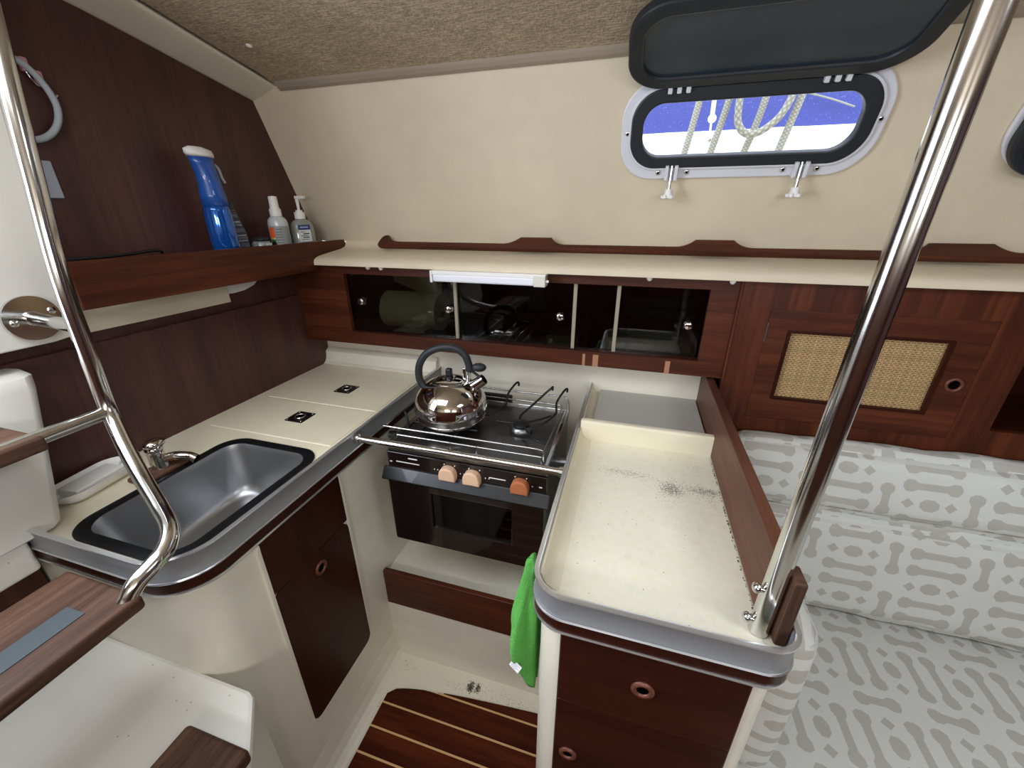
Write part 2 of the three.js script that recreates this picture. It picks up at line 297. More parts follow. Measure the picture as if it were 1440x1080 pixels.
// ================================================================ PORTLIGHTS
function portlight(name, cx, label, open) {
  const w = setting(name, label, 'window'); w.position.set(cx, 1.83, -1.19); w.rotation.x = SLOPE;
  const ring = (o, i, d0, d1, bev) => { const s = rrect(...o); s.holes.push(rrect(...i, THREE.Path)); const g = ext(s, d1 - d0 - 2 * bev, bev, 14); g.translate(0, 0, d0 + bev); return g; };
  const O = [-0.283, 0.283, -0.26, -0.044, 0.082], G = [-0.258, 0.258, -0.23, -0.064, 0.064], L = [-0.236, 0.236, -0.21, -0.086, 0.05];
  obj('frame', [ring(O, [G[0] + 0.004, G[1] - 0.004, G[2] + 0.004, G[3] - 0.004, 0.06], 0, 0.009, 0.003), ring([-0.265, 0.265, -0.237, -0.057, 0.07], [-0.252, 0.252, -0.224, -0.07, 0.058], 0.004, 0.016, 0.002)], M.frameWhite, w);
  obj('gasket', ring(G, L, -0.005, 0.019, 0.004), M.gasket, w);
  if (!open) obj('pane', ext(rrect(...L), 0.002), M.clear, w);
  for (const [x, y] of [[-0.269, -0.151], [-0.183, -0.246], [-0.112, -0.246], [0.111, -0.246], [0.184, -0.246], [0.27, -0.147]]) { const s = obj('screw', ball(0, 0, 0, 0.006, 1, 1, 0.4), M.steel, w); s.position.set(x, y, 0.012); const h = obj('screw_recess', onX(new THREE.CylinderGeometry(0.0028, 0.0028, 0.002, 6), Math.PI / 2), M.hole, s); h.position.z = 0.0022; }
  for (const x of [-0.15, 0.147]) {                              // swing bolts with star knobs
    const c = obj('clamp_bracket', [bx(x - 0.016, x - 0.007, -0.262, -0.226, 0.008, 0.028, 0.002), bx(x + 0.007, x + 0.016, -0.262, -0.226, 0.008, 0.028, 0.002)], M.frameWhite, w);
    const k = new THREE.Group(); k.name = 'swing_bolt'; k.position.set(x, -0.24, 0.02); k.rotation.x = -0.34; w.add(k);
    obj('bolt', rod(V(0, 0.012, 0), V(0, -0.05, 0), 0.004), M.steel, k);
    const lobes = [new THREE.CylinderGeometry(0.011, 0.013, 0.012, 20).translate(0, -0.058, 0), new THREE.CylinderGeometry(0.010, 0.010, 0.012, 16).translate(0, -0.049, 0)];
    for (let q = 0; q < 5; q++) lobes.push(bx(0, 0.0185, -0.0665, -0.0565, -0.005, 0.005, 0.004).rotateY(q * Math.PI * 2 / 5 + 0.3));
    obj('star_knob', lobes, M.white, k);
  }
  for (const x of [-0.155, 0.16]) {                              // hinge knuckles
    obj('hinge', [0, 1, 2].map(q => bx(x - 0.03 + q * 0.02, x - 0.02 + q * 0.02, -0.07, -0.045, 0.01, 0.03, 0.002)), M.frameWhite, w);
    obj('hinge_leaf', [rod(V(x - 0.045, -0.05, 0.026), V(x + 0.04, -0.05, 0.026), 0.0045, 12)], M.gasket, w);
  }
  // the hinged sash: swung up under the headliner when open
  const lid = new THREE.Group(); lid.name = 'hinged_sash'; lid.position.set(0, -0.052, 0.022); w.add(lid);
  lid.rotation.x = open ? 1.16 - SLOPE : Math.PI;
  const S = [-0.272, 0.272, 0.006, 0.212, 0.075], I = [-0.25, 0.25, 0.026, 0.192, 0.058];
  obj('sash_frame', ring(S, I, -0.012, 0.012, 0.005), M.gasket, lid);
  obj('smoked_lens', ext(rrect(...I), 0.008, 0, 12).translate(0, 0, -0.004), phy({ color: 0x243440, roughness: 0.3, clearcoat: 0.6, clearcoatRoughness: 0.15 }), lid);
  obj('seal', ring([-0.258, 0.258, 0.018, 0.2, 0.064], [-0.252, 0.252, 0.024, 0.194, 0.06], -0.017, -0.01, 0.001), M.rubber, lid);
  for (const x of [-0.15, 0.15]) obj('sash_lug', [bx(x - 0.014, x - 0.006, 0.2, 0.232, -0.008, 0.008, 0.002), bx(x + 0.006, x + 0.014, 0.2, 0.232, -0.008, 0.008, 0.002)], M.gasket, lid);
  return w;
}
portlight('window_1', 0.217, 'opening portlight in white frame with its smoked sash swung up', true);
portlight('window_2', 1.017, 'second white framed portlight further forward with closed sash', false);

// ================================================================ OUTSIDE
const deck = tag(obj('side_deck', bx(-2.5, 3.5, 1.3, 1.418, -2.6, -1.63, 0.01), std({ color: 0xe8e8e6, roughness: 0.6 })), 'white side deck outside the open portlight', 'deck');
const coaming = tag(obj('white_bulwark', [bx(-2.5, 3.5, 1.42, 1.786, -2.0, -1.92, 0.008), bx(-2.5, 3.5, 1.748, 1.754, -1.922, -1.916)], std({ color: 0xf2f3f4, roughness: 0.5 })), 'bright white moulding seen low in the open portlight', 'bulwark');
{ const pos = [], uv = [], idx = [], nx = 60, ny = 14;           // blue cloth laced above it
  for (let j = 0; j <= ny; j++) for (let i = 0; i <= nx; i++) { const x = mix(-2, 3, i / nx), t = j / ny; pos.push(x, 1.79 + 0.55 * t, -1.955 - 0.12 * t + 0.006 * Math.sin(x * 17 + t * 4)); uv.push(x, t * 0.55); }
  for (let j = 0; j < ny; j++) for (let i = 0; i < nx; i++) { const a = j * (nx + 1) + i; idx.push(a, a + 1, a + nx + 1, a + 1, a + nx + 2, a + nx + 1); }
  const g = new THREE.BufferGeometry(); g.setAttribute('position', new THREE.Float32BufferAttribute(pos, 3)); g.setAttribute('uv', new THREE.Float32BufferAttribute(uv, 2)); g.setIndex(idx); g.computeVertexNormals();
  const map = dataTexture(256, 256, [0.1, 0.1], (u, v) => { const k = 0.78 + 0.3 * Math.abs(Math.sin(u * Math.PI * 40)) * Math.abs(Math.sin(v * Math.PI * 40)), d = noise(u, v, 30, 30, 61) > 0.9 ? 0.12 : 0; return [0.27 * k + d, 0.30 * k + d, 0.58 * k + d]; });
  tag(obj('blue_canvas', g, std({ map, roughness: 0.9, side: THREE.DoubleSide })), 'blue mesh canvas cloth seen high in the open portlight', 'canvas'); }
const ropeMap = dataTexture(128, 128, null, (u, v) => { const k = 0.62 + 0.25 * Math.abs(Math.sin((u * 10 + v * 4) * Math.PI)) * Math.abs(Math.sin((u * 10 - v * 4) * Math.PI)), f = noise(u, v, 8, 4, 77) > 0.86; return f ? [0.1, 0.1, 0.22] : [0.78 * k, 0.78 * k, 0.72 * k]; });
ropeMap.repeat.set(3, 1);
M.rope = std({ map: ropeMap, roughness: 0.9 });
const ropes = [
  [[[0.155, 1.92, -1.62], [0.135, 1.78, -1.62], [0.115, 1.66, -1.62]], 'rope tail hanging beside the rigging turnbuckle, clear of the coil'],
  [[[0.245, 1.92, -1.63], [0.22, 1.78, -1.63], [0.195, 1.66, -1.63]], 'rope tail hanging between the turnbuckle and the U shaped bight'],
  [[[0.345, 1.92, -1.64], [0.325, 1.78, -1.64], [0.295, 1.66, -1.64]], 'rope tail hanging behind the middle of the U shaped bight'],
  [[[0.45, 1.95, -1.63], [0.42, 1.8, -1.62], [0.39, 1.66, -1.62]], 'rope tail hanging across the forward leg of the bight'],
  [[[0.252, 1.98, -1.6], [0.254, 1.8, -1.6], [0.266, 1.745, -1.6], [0.3, 1.722, -1.6], [0.345, 1.74, -1.6], [0.385, 1.79, -1.6], [0.41, 1.9, -1.6], [0.418, 1.98, -1.6]], 'U shaped bight of flecked grey rope outside the portlight'],
];
for (const [p, l] of ropes) tag(obj('rope', tube(p, 0.0105, 40, 10), M.rope), l, 'rope', 'ropes hanging outside the portlight');
{ const t = thing('turnbuckle', 'white toggle fitting on a wire between the hanging rope tails', 'rigging', [0.19, 1.72, -1.66]);
  obj('body', [rod(V(-0.004, 0.2, 0), V(0.0, 0.07, 0), 0.007, 12), rod(V(0, 0.07, 0), V(0.002, 0.0, 0), 0.0035, 10)], M.white, t); obj('eye', ball(0.001, 0.06, 0.002, 0.013), M.white, t); obj('clevis', ball(0.002, 0.0, 0.002, 0.01), M.steel, t); }
tag(obj('thin_line', tube([[0.5, 1.9, -1.955], [0.6, 1.87, -1.95], [0.68, 1.84, -1.945]], 0.003, 20, 8), M.rope), 'thin pale line crossing the blue canvas outside the portlight', 'line');

// ================================================================ SINK UNIT
const LP = corner([[-1.045, -0.303], [-0.668, -0.303], [-0.668, -1.304]], [0, 0.085, 0], 12);
const alloyProf = [[-0.007, 0.925], [-0.007, 0.958], [-0.005, 0.9625], [-0.001, 0.9635], [0.002, 0.9625], [0.0025, 0.96], [0.0005, 0.957], [0.0, 0.953], [0.0, 0.922], [0.002, 0.919], [0.002, 0.913], [0, 0.91], [-0.007, 0.91]];
const beads = path => [sweep(path, -1, [[-0.006, 0.96], [-0.005, 0.9638], [-0.001, 0.9648], [0.0026, 0.9635], [0.003, 0.961], [0, 0.9595]]), sweep(path, -1, [[-0.003, 0.918], [0.003, 0.918], [0.0042, 0.916], [0.003, 0.914], [-0.003, 0.9135]]), sweep(path, -1, [[-0.01, 0.891], [0.003, 0.891], [0.0035, 0.888], [0.002, 0.885], [-0.01, 0.885]])];
const stripProf = [[-0.012, 0.911], [0.0015, 0.911], [0.0015, 0.8905], [-0.012, 0.8905]];
{ const c = thing('sink_cabinet', 'cream moulded cabinet below the sink with a mahogany locker door', 'cabinet', [-0.68, 0.03, -0.8]);
  c.position.set(0, 0, 0);
  const inner = inset(LP, -1, -0.012);
  obj('body', toCreasedNormals(plan([[-1.12, -0.318], ...inner.slice(1), [-1.175, -1.3], [-1.175, -0.45]].map(([x, z]) => [x, Math.max(z, -1.3)]), 0.03, 0.884, 0, [rrect(-1.0, -0.702, 0.33, 0.71, 0.05).getPoints(6).map(p => [p.x, -p.y])]), 0.5), M.cream, c, 'z');
  obj('base_cove', (() => { const s = poly([[-0.685, 0.03], [-0.643, 0.03], [-0.652, 0.036], [-0.664, 0.05], [-0.673, 0.08], [-0.679, 0.13], [-0.685, 0.16]]), g = ext(s, 0.42); g.translate(0, 0, -0.812); return g; })(), M.cream, c);
  const X = -0.6795, face = (z0, z1, y0, y1, r) => { const s = rrect(z0, z1, y0, y1, r), g = ext(s, 0.004, 0.0015); g.rotateY(-Math.PI / 2); g.translate(X + 0.0015, 0, 0); g.translate(0.004, 0, 0); return g; };
  obj('door_rim', (() => { const s = rrect(-0.706, -0.447, 0.255, 0.884, 0.03); s.holes.push(rrect(-0.699, -0.454, 0.262, 0.8838, 0.024, THREE.Path)); const g = ext(s, 0.006, 0.0015); g.rotateY(-Math.PI / 2); g.translate(X + 0.005, 0, 0); return g; })(), M.cream, c);
  obj('upper_front', face(-0.697, -0.456, 0.736, 0.882, 0.002), M.cabinet, c, 'y', 0.2);
  const d = obj('door', face(-0.697, -0.456, 0.265, 0.732, 0.024), M.cabinet, c, 'y', 0.33);
  const pull = obj('ring_pull', new THREE.TorusGeometry(0.0145, 0.0042, 12, 28).rotateY(Math.PI / 2), M.bronze, d); pull.position.set(X + 0.007, 0.682, -0.583);
  const h = obj('finger_hole', rod(V(-0.002, 0, 0), V(0.001, 0, 0), 0.0125), M.hole, d); h.position.set(X + 0.006, 0.682, -0.583);
}
{ const w = thing('sink_worktop', 'cream galley worktop round the sink with raised grey alloy edging', 'worktop');
  const inner = inset(LP, -1, -0.007);
  const hole = rrect(-0.985, -0.722, 0.345, 0.695, 0.05).getPoints(10).map(p => [p.x, -p.y]);
  obj('slab', plan([[-1.172, -0.312], ...inner, [-1.172, -1.3]].map(([x, z]) => [x, Math.max(z, -1.303)]), 0.905, 0.937, 0.001, [hole]), M.worktop, w, 'x');
  obj('edging', sweep(LP, -1, alloyProf), M.alloy, w); obj('edging_bead', beads(LP), M.alloyBright, w); obj('wood_strip', sweep(LP, -1, stripProf), M.cabinet, w, 'z');
}
{ const s = thing('sink', 'rectangular brushed steel sink with dark rim set in the worktop', 'sink', [-0.853, 0.937, -0.515]);
  const rr = (hx, hz, r, y, n = 8) => rrect(-hx, hx, -hz, hz, r).getPoints(n).slice(0, -1).map(p => [p.x, y, p.y]);
  const open = (rings) => { const g = loft(rings, false); return g; };
  obj('rim', loft([rr(0.148, 0.191, 0.06, 0.0), rr(0.148, 0.191, 0.06, 0.003), rr(0.146, 0.189, 0.058, 0.004), rr(0.128, 0.171, 0.048, 0.004), rr(0.125, 0.168, 0.046, 0.0015)], false), std({ color: 0x2c2d2f, metalness: 0.8, roughness: 0.4 }), s);
  const wall = [[0.126, 0.169, 0.047, 0.002], [0.122, 0.165, 0.045, -0.012], [0.112, 0.152, 0.05, -0.11], [0.105, 0.145, 0.05, -0.132], [0.09, 0.13, 0.05, -0.142], [0.03, 0.03, 0.028, -0.144]];
  const bowl = loft(wall.map(a => rr(...a)), false), under = loft(wall.map(([a, b, r, y]) => rr(a + 0.0015, b + 0.0015, r, y - 0.0015)), false);
  obj('bowl', [bowl], std({ color: 0xb4b5b6, metalness: 1, roughness: 0.36, side: THREE.DoubleSide }), s);
  obj('drain', new THREE.CylinderGeometry(0.034, 0.034, 0.003, 28).translate(0, -0.143, 0), M.steel, s);
}
for (const [z0, z1, l] of [[-0.938, -0.735, 'cream icebox lid next to the sink with black ring pull'], [-1.178, -0.942, 'cream icebox lid next to the stove end with black ring pull']]) {
  const t = thing('icebox_lid', l, 'lid', [0, 0.937, 0]);
  obj('panel', bx(-1.13, -0.714, -0.012, 0.0022, z0, z1, 0.003), M.worktop, t, 'x');
  const zc = z0 < -1 ? -1.06 : -0.845;
  const p = obj('pull_plate', bx(-0.03, 0.03, 0, 0.004, -0.03, 0.03, 0.0015), M.blackGloss, t); p.position.set(-0.908, 0.0015, zc);
  obj('ring', new THREE.TorusGeometry(0.014, 0.0022, 8, 24).rotateX(Math.PI / 2).translate(0, 0.0045, 0), M.steel, p);
  obj('ring_well', [rod(V(0, 0.003, 0), V(0, 0.0046, 0), 0.011, 20)], M.hole, p); obj('screw', [ball(0.024, 0.004, 0.024, 0.003, 1, 0.5, 1), ball(-0.024, 0.004, -0.024, 0.003, 1, 0.5, 1), ball(0.024, 0.004, -0.024, 0.003, 1, 0.5, 1), ball(-0.024, 0.004, 0.024, 0.003, 1, 0.5, 1)], M.steel, p);
}
{ const f = thing('faucet', 'small chrome galley faucet on a worn brown base by the sink', 'faucet', [-1.025, 0.937, -0.53]);
  obj('base_plate', bx(-0.025, 0.03, 0, 0.012, -0.055, 0.055, 0.005), M.teak, f, 'z');
  obj('body', [rod(V(0, 0.01, -0.005), V(-0.004, 0.055, -0.005), 0.019, 24, 0.016), ball(-0.004, 0.055, -0.005, 0.018)], M.mirror, f);
  obj('spout', tube([[0.0, 0.028, -0.008], [0.03, 0.036, -0.02], [0.06, 0.034, -0.032], [0.075, 0.026, -0.037]], 0.0105, 30, 14), M.mirror, f);
  obj('lever', [ball(-0.004, 0.07, -0.01, 0.016, 1.2, 0.8, 1.4)], M.mirror, f); }
{ const d = thing('soap_dish', 'white oval tray holding a sponge behind the sink', 'tray', [-1.108, 0.937, -0.45]);
  const rr = (hx, hz, r, y) => rrect(-hx, hx, -hz, hz, r).getPoints(8).slice(0, -1).map(p => [p.x, y, p.y]);
  const g = loft([rr(0.03, 0.066, 0.028, 0.0), rr(0.038, 0.076, 0.036, 0.01), rr(0.044, 0.082, 0.042, 0.026), rr(0.042, 0.08, 0.04, 0.0265), rr(0.036, 0.074, 0.034, 0.011), rr(0.028, 0.064, 0.026, 0.004)]);
  obj('tray', g, M.white, d); d.rotation.y = 0.15; }
const sponge = tag(obj('sponge', bx(-0.026, 0.026, 0, 0.02, -0.05, 0.05, 0.004), std({ color: 0xd8d6cf, roughness: 0.95 })), 'flat white sponge lying in the oval tray', 'sponge'); sponge.position.set(-1.11, 0.9415, -0.45); sponge.rotation.y = 0.15;

// ================================================================ STOVE
{ const s = thing('gimballed_stove', 'stainless two burner marine stove with black oven door', 'stove', [-0.375, 0.6, -0.98]);
  const P = (g) => g.translate(0.375, -0.6, 0.98);              // parts are drawn in cabin coordinates
  const part = (n, g, m, p = s, gr) => obj(n, (Array.isArray(g) ? g : [g]).map(q => p === s ? P(q) : q), m, p, gr);
  part('body', [bx(-0.595, -0.15, 0.615, 0.9, -1.15, -0.818, 0.004)], M.brushed);
  part('hob', [bx(-0.597, -0.148, 0.9, 0.918, -1.155, -0.812, 0.004)], M.hob);
  part('hob_edge', [bx(-0.597, -0.148, 0.916, 0.926, -0.826, -0.812, 0.003), bx(-0.597, -0.148, 0.916, 0.926, -1.155, -1.141, 0.003), bx(-0.597, -0.584, 0.916, 0.926, -1.15, -0.815, 0.003), bx(-0.161, -0.148, 0.916, 0.926, -1.15, -0.815, 0.003)], M.steel);
  part('back_bracket', bx(-0.47, -0.34, 0.92, 0.945, -1.165, -1.15, 0.003), M.blackWire);
  const cp = part('control_panel', bx(-0.597, -0.148, 0.846, 0.9, -0.82, -0.808, 0.002), M.enamel);
  const marks = part('panel_marking', [bx(-0.57, -0.5, 0.871, 0.8735, -0.8085, -0.8073), bx(-0.3, -0.255, 0.871, 0.8735, -0.8085, -0.8073), bx(-0.59, -0.583, 0.868, 0.871, -0.8085, -0.8073), bx(-0.168, -0.16, 0.868, 0.871, -0.8085, -0.8073), bx(-0.532, -0.505, 0.8855, 0.889, -0.8085, -0.8073), ...[-0.425, -0.395, -0.355, -0.325, -0.23, -0.2].map(x => rod(V(x, 0.889, -0.809), V(x, 0.889, -0.8073), 0.0018, 8)), ...[-0.455, -0.445, -0.38, -0.37, -0.31, -0.3, -0.185].map(x => rod(V(x, 0.868, -0.809), V(x, 0.868, -0.8073), 0.0016, 8))], M.white); marks.userData.kind = 'stuff';
  for (const [x, c] of [[-0.412, 0xd9b394], [-0.344, 0xdcb695], [-0.215, 0xb0683f]]) {   // knobs: a rounded D
    const sh = new THREE.Shape(); sh.moveTo(-0.019, -0.013); sh.lineTo(0.019, -0.013); sh.quadraticCurveTo(0.021, 0.004, 0.013, 0.013); sh.quadraticCurveTo(0, 0.021, -0.013, 0.013); sh.quadraticCurveTo(-0.021, 0.004, -0.019, -0.013);
    const k = part('knob', ext(sh, 0.016, 0.004).translate(x, 0.868, -0.806), std({ color: c, roughness: 0.55 })); if (c === 0xb0683f) k.userData.label = 'darker orange brown knob';
  }
  const d = part('oven_door', (() => { const q = rrect(-0.594, -0.152, 0.606, 0.838, 0.004); q.holes.push(rrect(-0.47, -0.235, 0.672, 0.795, 0.004, THREE.Path)); return ext(q, 0.018, 0.002).translate(0, 0, -0.816); })(), M.enamel);
  part('oven_window', bx(-0.472, -0.233, 0.67, 0.797, -0.806, -0.803), M.ovenGlass);
  part('oven_lining', [bx(-0.5, -0.2, 0.64, 0.82, -0.8178, -0.8172)], std({ color: 0x6a6861, roughness: 0.5 }));
  part('oven_rack', [-0.745, -0.715].map((y, i) => rod(V(-0.465 + i * 0.02, -y, -0.811), V(-0.238, -y - 0.004, -0.811), 0.0022, 8)), M.wire);
  part('door_handle_lip', (() => { const g = bx(-0.61, -0.138, -0.004, 0.004, -0.012, 0.026, 0.0035); g.rotateX(0.95); return g.translate(0, 0.842, -0.802); })(), M.blackGloss);
  part('door_trim_line', [bx(-0.59, -0.156, 0.62, 0.6215, -0.798, -0.7965), bx(-0.156, -0.152, 0.61, 0.835, -0.8, -0.7965)], std({ color: 0x5b3b35, roughness: 0.4, metalness: 0.4 }));
  for (const [x, z] of [[-0.565, -0.83], [-0.18, -0.83]]) part('foot', [rod(V(x, 0.615, z), V(x, 0.592, z), 0.012, 14)], M.black);
  part('gimbal_arm', rod(V(-0.15, 0.86, -0.95), V(-0.092, 0.86, -0.95), 0.012, 16), M.brushed); part('gimbal_arm', rod(V(-0.595, 0.86, -0.95), V(-0.68, 0.86, -0.95), 0.012, 16), M.brushed);
  for (const [x, z, r] of [[-0.262, -0.985, 0.032], [-0.475, -0.975, 0.036]]) {
    const b = part('burner', [lathe([[0, 0], [r, 0], [r, 0.012], [r * 0.8, 0.016], [r * 0.8, 0.02], [0, 0.02]], 32).translate(x, 0.918, z)], M.brushed);
    part('burner_cap', [lathe([[0, 0], [r * 0.75, 0], [r * 0.7, 0.007], [0, 0.009]], 32).translate(x, 0.938, z)], M.black);
  }
  const w = 0.0028;                                             // sea rail of bright wire round the hob
  part('sea_rail', [tube([[-0.15, 0.925, -1.14], [-0.152, 0.955, -1.14], [-0.158, 0.968, -1.14], [-0.17, 0.97, -1.14], [-0.3, 0.97, -1.14], [-0.45, 0.97, -1.14], [-0.58, 0.97, -1.14], [-0.6, 0.966, -1.14], [-0.604, 0.95, -1.14], [-0.604, 0.925, -1.14]], w, 80, 8, false, 0.3), tube([[-0.165, 0.925, -0.835], [-0.163, 0.957, -0.83], [-0.175, 0.966, -0.828], [-0.3, 0.966, -0.828], [-0.45, 0.966, -0.828], [-0.6, 0.966, -0.828], [-0.606, 0.966, -0.84], [-0.606, 0.966, -1.0], [-0.604, 0.966, -1.135]], w, 90, 8, false, 0.3)], M.wire);
  part('pan_rail', [tube([[-0.17, 0.935, -0.842], [-0.35, 0.935, -0.842], [-0.58, 0.935, -0.842]], w, 40, 8), ...[-0.42, -0.345, -0.17].map(x => rod(V(x, 0.918, -0.842), V(x, 0.937, -0.842), 0.0032, 8)), tube([[-0.17, 0.94, -0.85], [-0.166, 0.944, -0.95], [-0.168, 0.944, -1.12], [-0.19, 0.944, -1.132], [-0.33, 0.944, -1.132], [-0.55, 0.944, -1.132]], w, 60, 8, false, 0.3)], M.wire);
  const arm = (a) => tube(a, 0.0034, 40, 8, false, 0.4);
  part('grate_arm', arm([[-0.268, 0.94, -0.98], [-0.275, 0.945, -1.03], [-0.25, 0.962, -1.075], [-0.222, 0.985, -1.115], [-0.205, 1.0, -1.128], [-0.203, 0.998, -1.145], [-0.205, 0.985, -1.148]]), M.blackWire);
  part('grate_arm', arm([[-0.235, 0.94, -0.98], [-0.2, 0.945, -1.0], [-0.175, 0.955, -1.05], [-0.18, 0.972, -1.09], [-0.166, 0.995, -1.125], [-0.158, 0.998, -1.145], [-0.158, 0.985, -1.148]]), M.blackWire);
  part('grate_arm', arm([[-0.4, 0.94, -1.0], [-0.36, 0.945, -1.03], [-0.335, 0.955, -1.07], [-0.335, 0.98, -1.1], [-0.32, 1.002, -1.13], [-0.315, 1.0, -1.146], [-0.315, 0.988, -1.148]]), M.blackWire);
  part('grate_arm', arm([[-0.58, 0.925, -0.9], [-0.582, 0.95, -0.905], [-0.59, 0.968, -0.91], [-0.597, 0.964, -0.92]]), M.blackWire);
  part('grate', [tube([[-0.335, 0.941, -0.985], [-0.29, 0.941, -0.985], [-0.262, 0.943, -0.985], [-0.23, 0.941, -0.94], [-0.2, 0.94, -0.91], [-0.175, 0.938, -0.905]], 0.003, 30, 8), tube([[-0.262, 0.943, -0.985], [-0.215, 0.941, -1.03], [-0.19, 0.94, -1.06]], 0.003, 16, 8), ...[-0.05, 0.05].map(q => rod(V(-0.575, 0.934, -0.975 + q), V(-0.375, 0.934, -0.975 + q), 0.003, 8)), ...[-0.05, 0.05].map(q => rod(V(-0.475 + q, 0.934, -1.07), V(-0.475 + q, 0.934, -0.88), 0.003, 8))], M.blackWire);
}
// ---- kettle
{ const k = thing('whistling_kettle', 'polished steel whistling kettle with black loop handle on the stove', 'kettle', [-0.473, 0.9375, -0.972]);
  obj('body', lathe([[0, 0], [0.088, 0], [0.095, 0.004], [0.098, 0.012], [0.101, 0.03], [0.1055, 0.034], [0.107, 0.038], [0.1055, 0.042], [0.105, 0.05], [0.102, 0.066], [0.095, 0.083], [0.083, 0.099], [0.067, 0.112], [0.05, 0.12], [0.046, 0.121], [0, 0.121]], 72), M.mirror, k);
  obj('lid', lathe([[0, 0.131], [0.02, 0.13], [0.036, 0.1265], [0.044, 0.122], [0.047, 0.119], [0, 0.119]], 48), M.mirror, k);
  const kn = obj('lid_knob', [rod(V(0, 0.128, 0), V(0, 0.136, 0), 0.012, 20), bx(-0.009, 0.009, 0.134, 0.158, -0.008, 0.008, 0.005)], M.black, k);
  obj('base_ring', new THREE.TorusGeometry(0.0985, 0.0016, 8, 64).rotateX(Math.PI / 2).translate(0, 0.0135, 0), M.steel, k);
  const top = new THREE.Group(); top.name = 'handle'; top.rotation.y = 0.2; k.add(top);
  obj('grip', tube([[-0.077, 0.098, 0], [-0.088, 0.125, 0], [-0.084, 0.165, 0], [-0.06, 0.2, 0], [-0.02, 0.218, 0], [0.02, 0.218, 0], [0.047, 0.2, 0], [0.058, 0.172, 0], [0.06, 0.152, 0]], 0.0105, 80, 16), M.rubber, top);
  obj('handle_bracket', [rod(V(-0.079, 0.098, 0), V(-0.07, 0.086, 0), 0.009, 14)], M.steel, top); obj('handle_bracket', [rod(V(0.06, 0.155, 0), V(0.052, 0.112, 0), 0.0055, 12), bx(0.04, 0.05, 0.125, 0.16, -0.004, 0.004, 0.002)], M.steel, top);
  const sp = obj('spout', [rod(V(0.06, 0.098, 0), V(0.1, 0.128, 0), 0.018, 24, 0.0155)], M.mirror, top);
  obj('spout_mouth', rod(V(0.0985, 0.127, 0), V(0.1008, 0.1287, 0), 0.0125, 20), M.hole, sp);
  obj('whistle_lever', [ball(0.087, 0.163, 0, 0.017, 1.25, 0.75, 0.8), rod(V(0.06, 0.15, 0), V(0.082, 0.162, 0), 0.006, 12), rod(V(0.066, 0.152, 0), V(0.088, 0.134, 0), 0.004, 10)], M.rubber, top);
}
// ---- bar across the stove, kick board
{ const b = thing('stove_crash_bar', 'polished steel bar spanning the gap in front of the stove', 'bar', [-0.39, 0.945, -0.78]);
  obj('bar', rod(V(-0.262, 0, 0), V(0.278, 0, 0), 0.0095), M.steel, b); 
  obj('end_bracket', [ball(-0.268, 0, 0, 0.014, 0.9, 1, 1), rod(V(-0.278, -0.002, 0), V(-0.262, 0, 0), 0.013, 18)], M.steel, b);
  obj('end_bracket', [rod(V(0.274, 0, 0), V(0.284, 0, 0), 0.013, 18)], M.steel, b); }
tag(obj('kick_board', bx(-0.678, -0.092, 0.286, 0.43, -0.825, -0.808, 0.003), M.mahogany, scene, 'x', 0.2), 'mahogany board across the recess under the oven', 'board');

// ================================================================ PENINSULA
const RP = corner([[-0.102, -1.304], [-0.102, -0.437], [0.276, -0.437], [0.276, -0.54]], [0, 0.055, 0.045, 0], 10);
{ const c = thing('peninsula_cabinet', 'cream end cabinet with dark mahogany drawer and door fronts', 'cabinet');
  const inner = inset(RP, -1, -0.012);
  obj('body', toCreasedNormals(plan([...inner, [0.258, -1.3], [-0.09, -1.3]].map(([x, z]) => [x, Math.max(z, -1.3)]), 0.03, 0.884), 0.5), M.cream, c, 'x');
  const F = -0.449, front = (x0, x1, y0, y1) => ext(rrect(x0, x1, y0, y1, 0.004), 0.006, 0.0015).translate(0, 0, F - 0.002);
  obj('front_frame', [bx(-0.05, 0.232, 0.06, 0.882, F - 0.004, F + 0.0005)], M.cabinet, c, 'x');
  const fit = (o, x, y, r) => { const p = obj('ring_pull', [new THREE.TorusGeometry(r, r * 0.3, 12, 32), lathe([[r * 0.9, -0.004], [r * 1.35, -0.002], [r * 1.35, 0.002], [r, 0.003]], 32).rotateX(Math.PI / 2)], M.bronze, o); p.position.set(x, y, F + 0.0065); const h = obj('finger_hole', rod(V(0, 0, -0.002), V(0, 0, 0.0012), r * 0.95), M.hole, o); h.position.set(x, y, F + 0.0058); };
  const d1 = obj('drawer', front(-0.047, 0.228, 0.708, 0.872), M.cabinet, c, 'x', 0.1); fit(d1, 0.0865, 0.797, 0.0135);
  const d2 = obj('door', front(-0.047, 0.228, 0.1, 0.705), M.cabinet, c, 'x', 0.45); fit(d2, -0.021, 0.55, 0.0125);
  obj('hinge', bx(0.222, 0.232, 0.56, 0.62, F + 0.004, F + 0.011, 0.002), M.black, c);
}
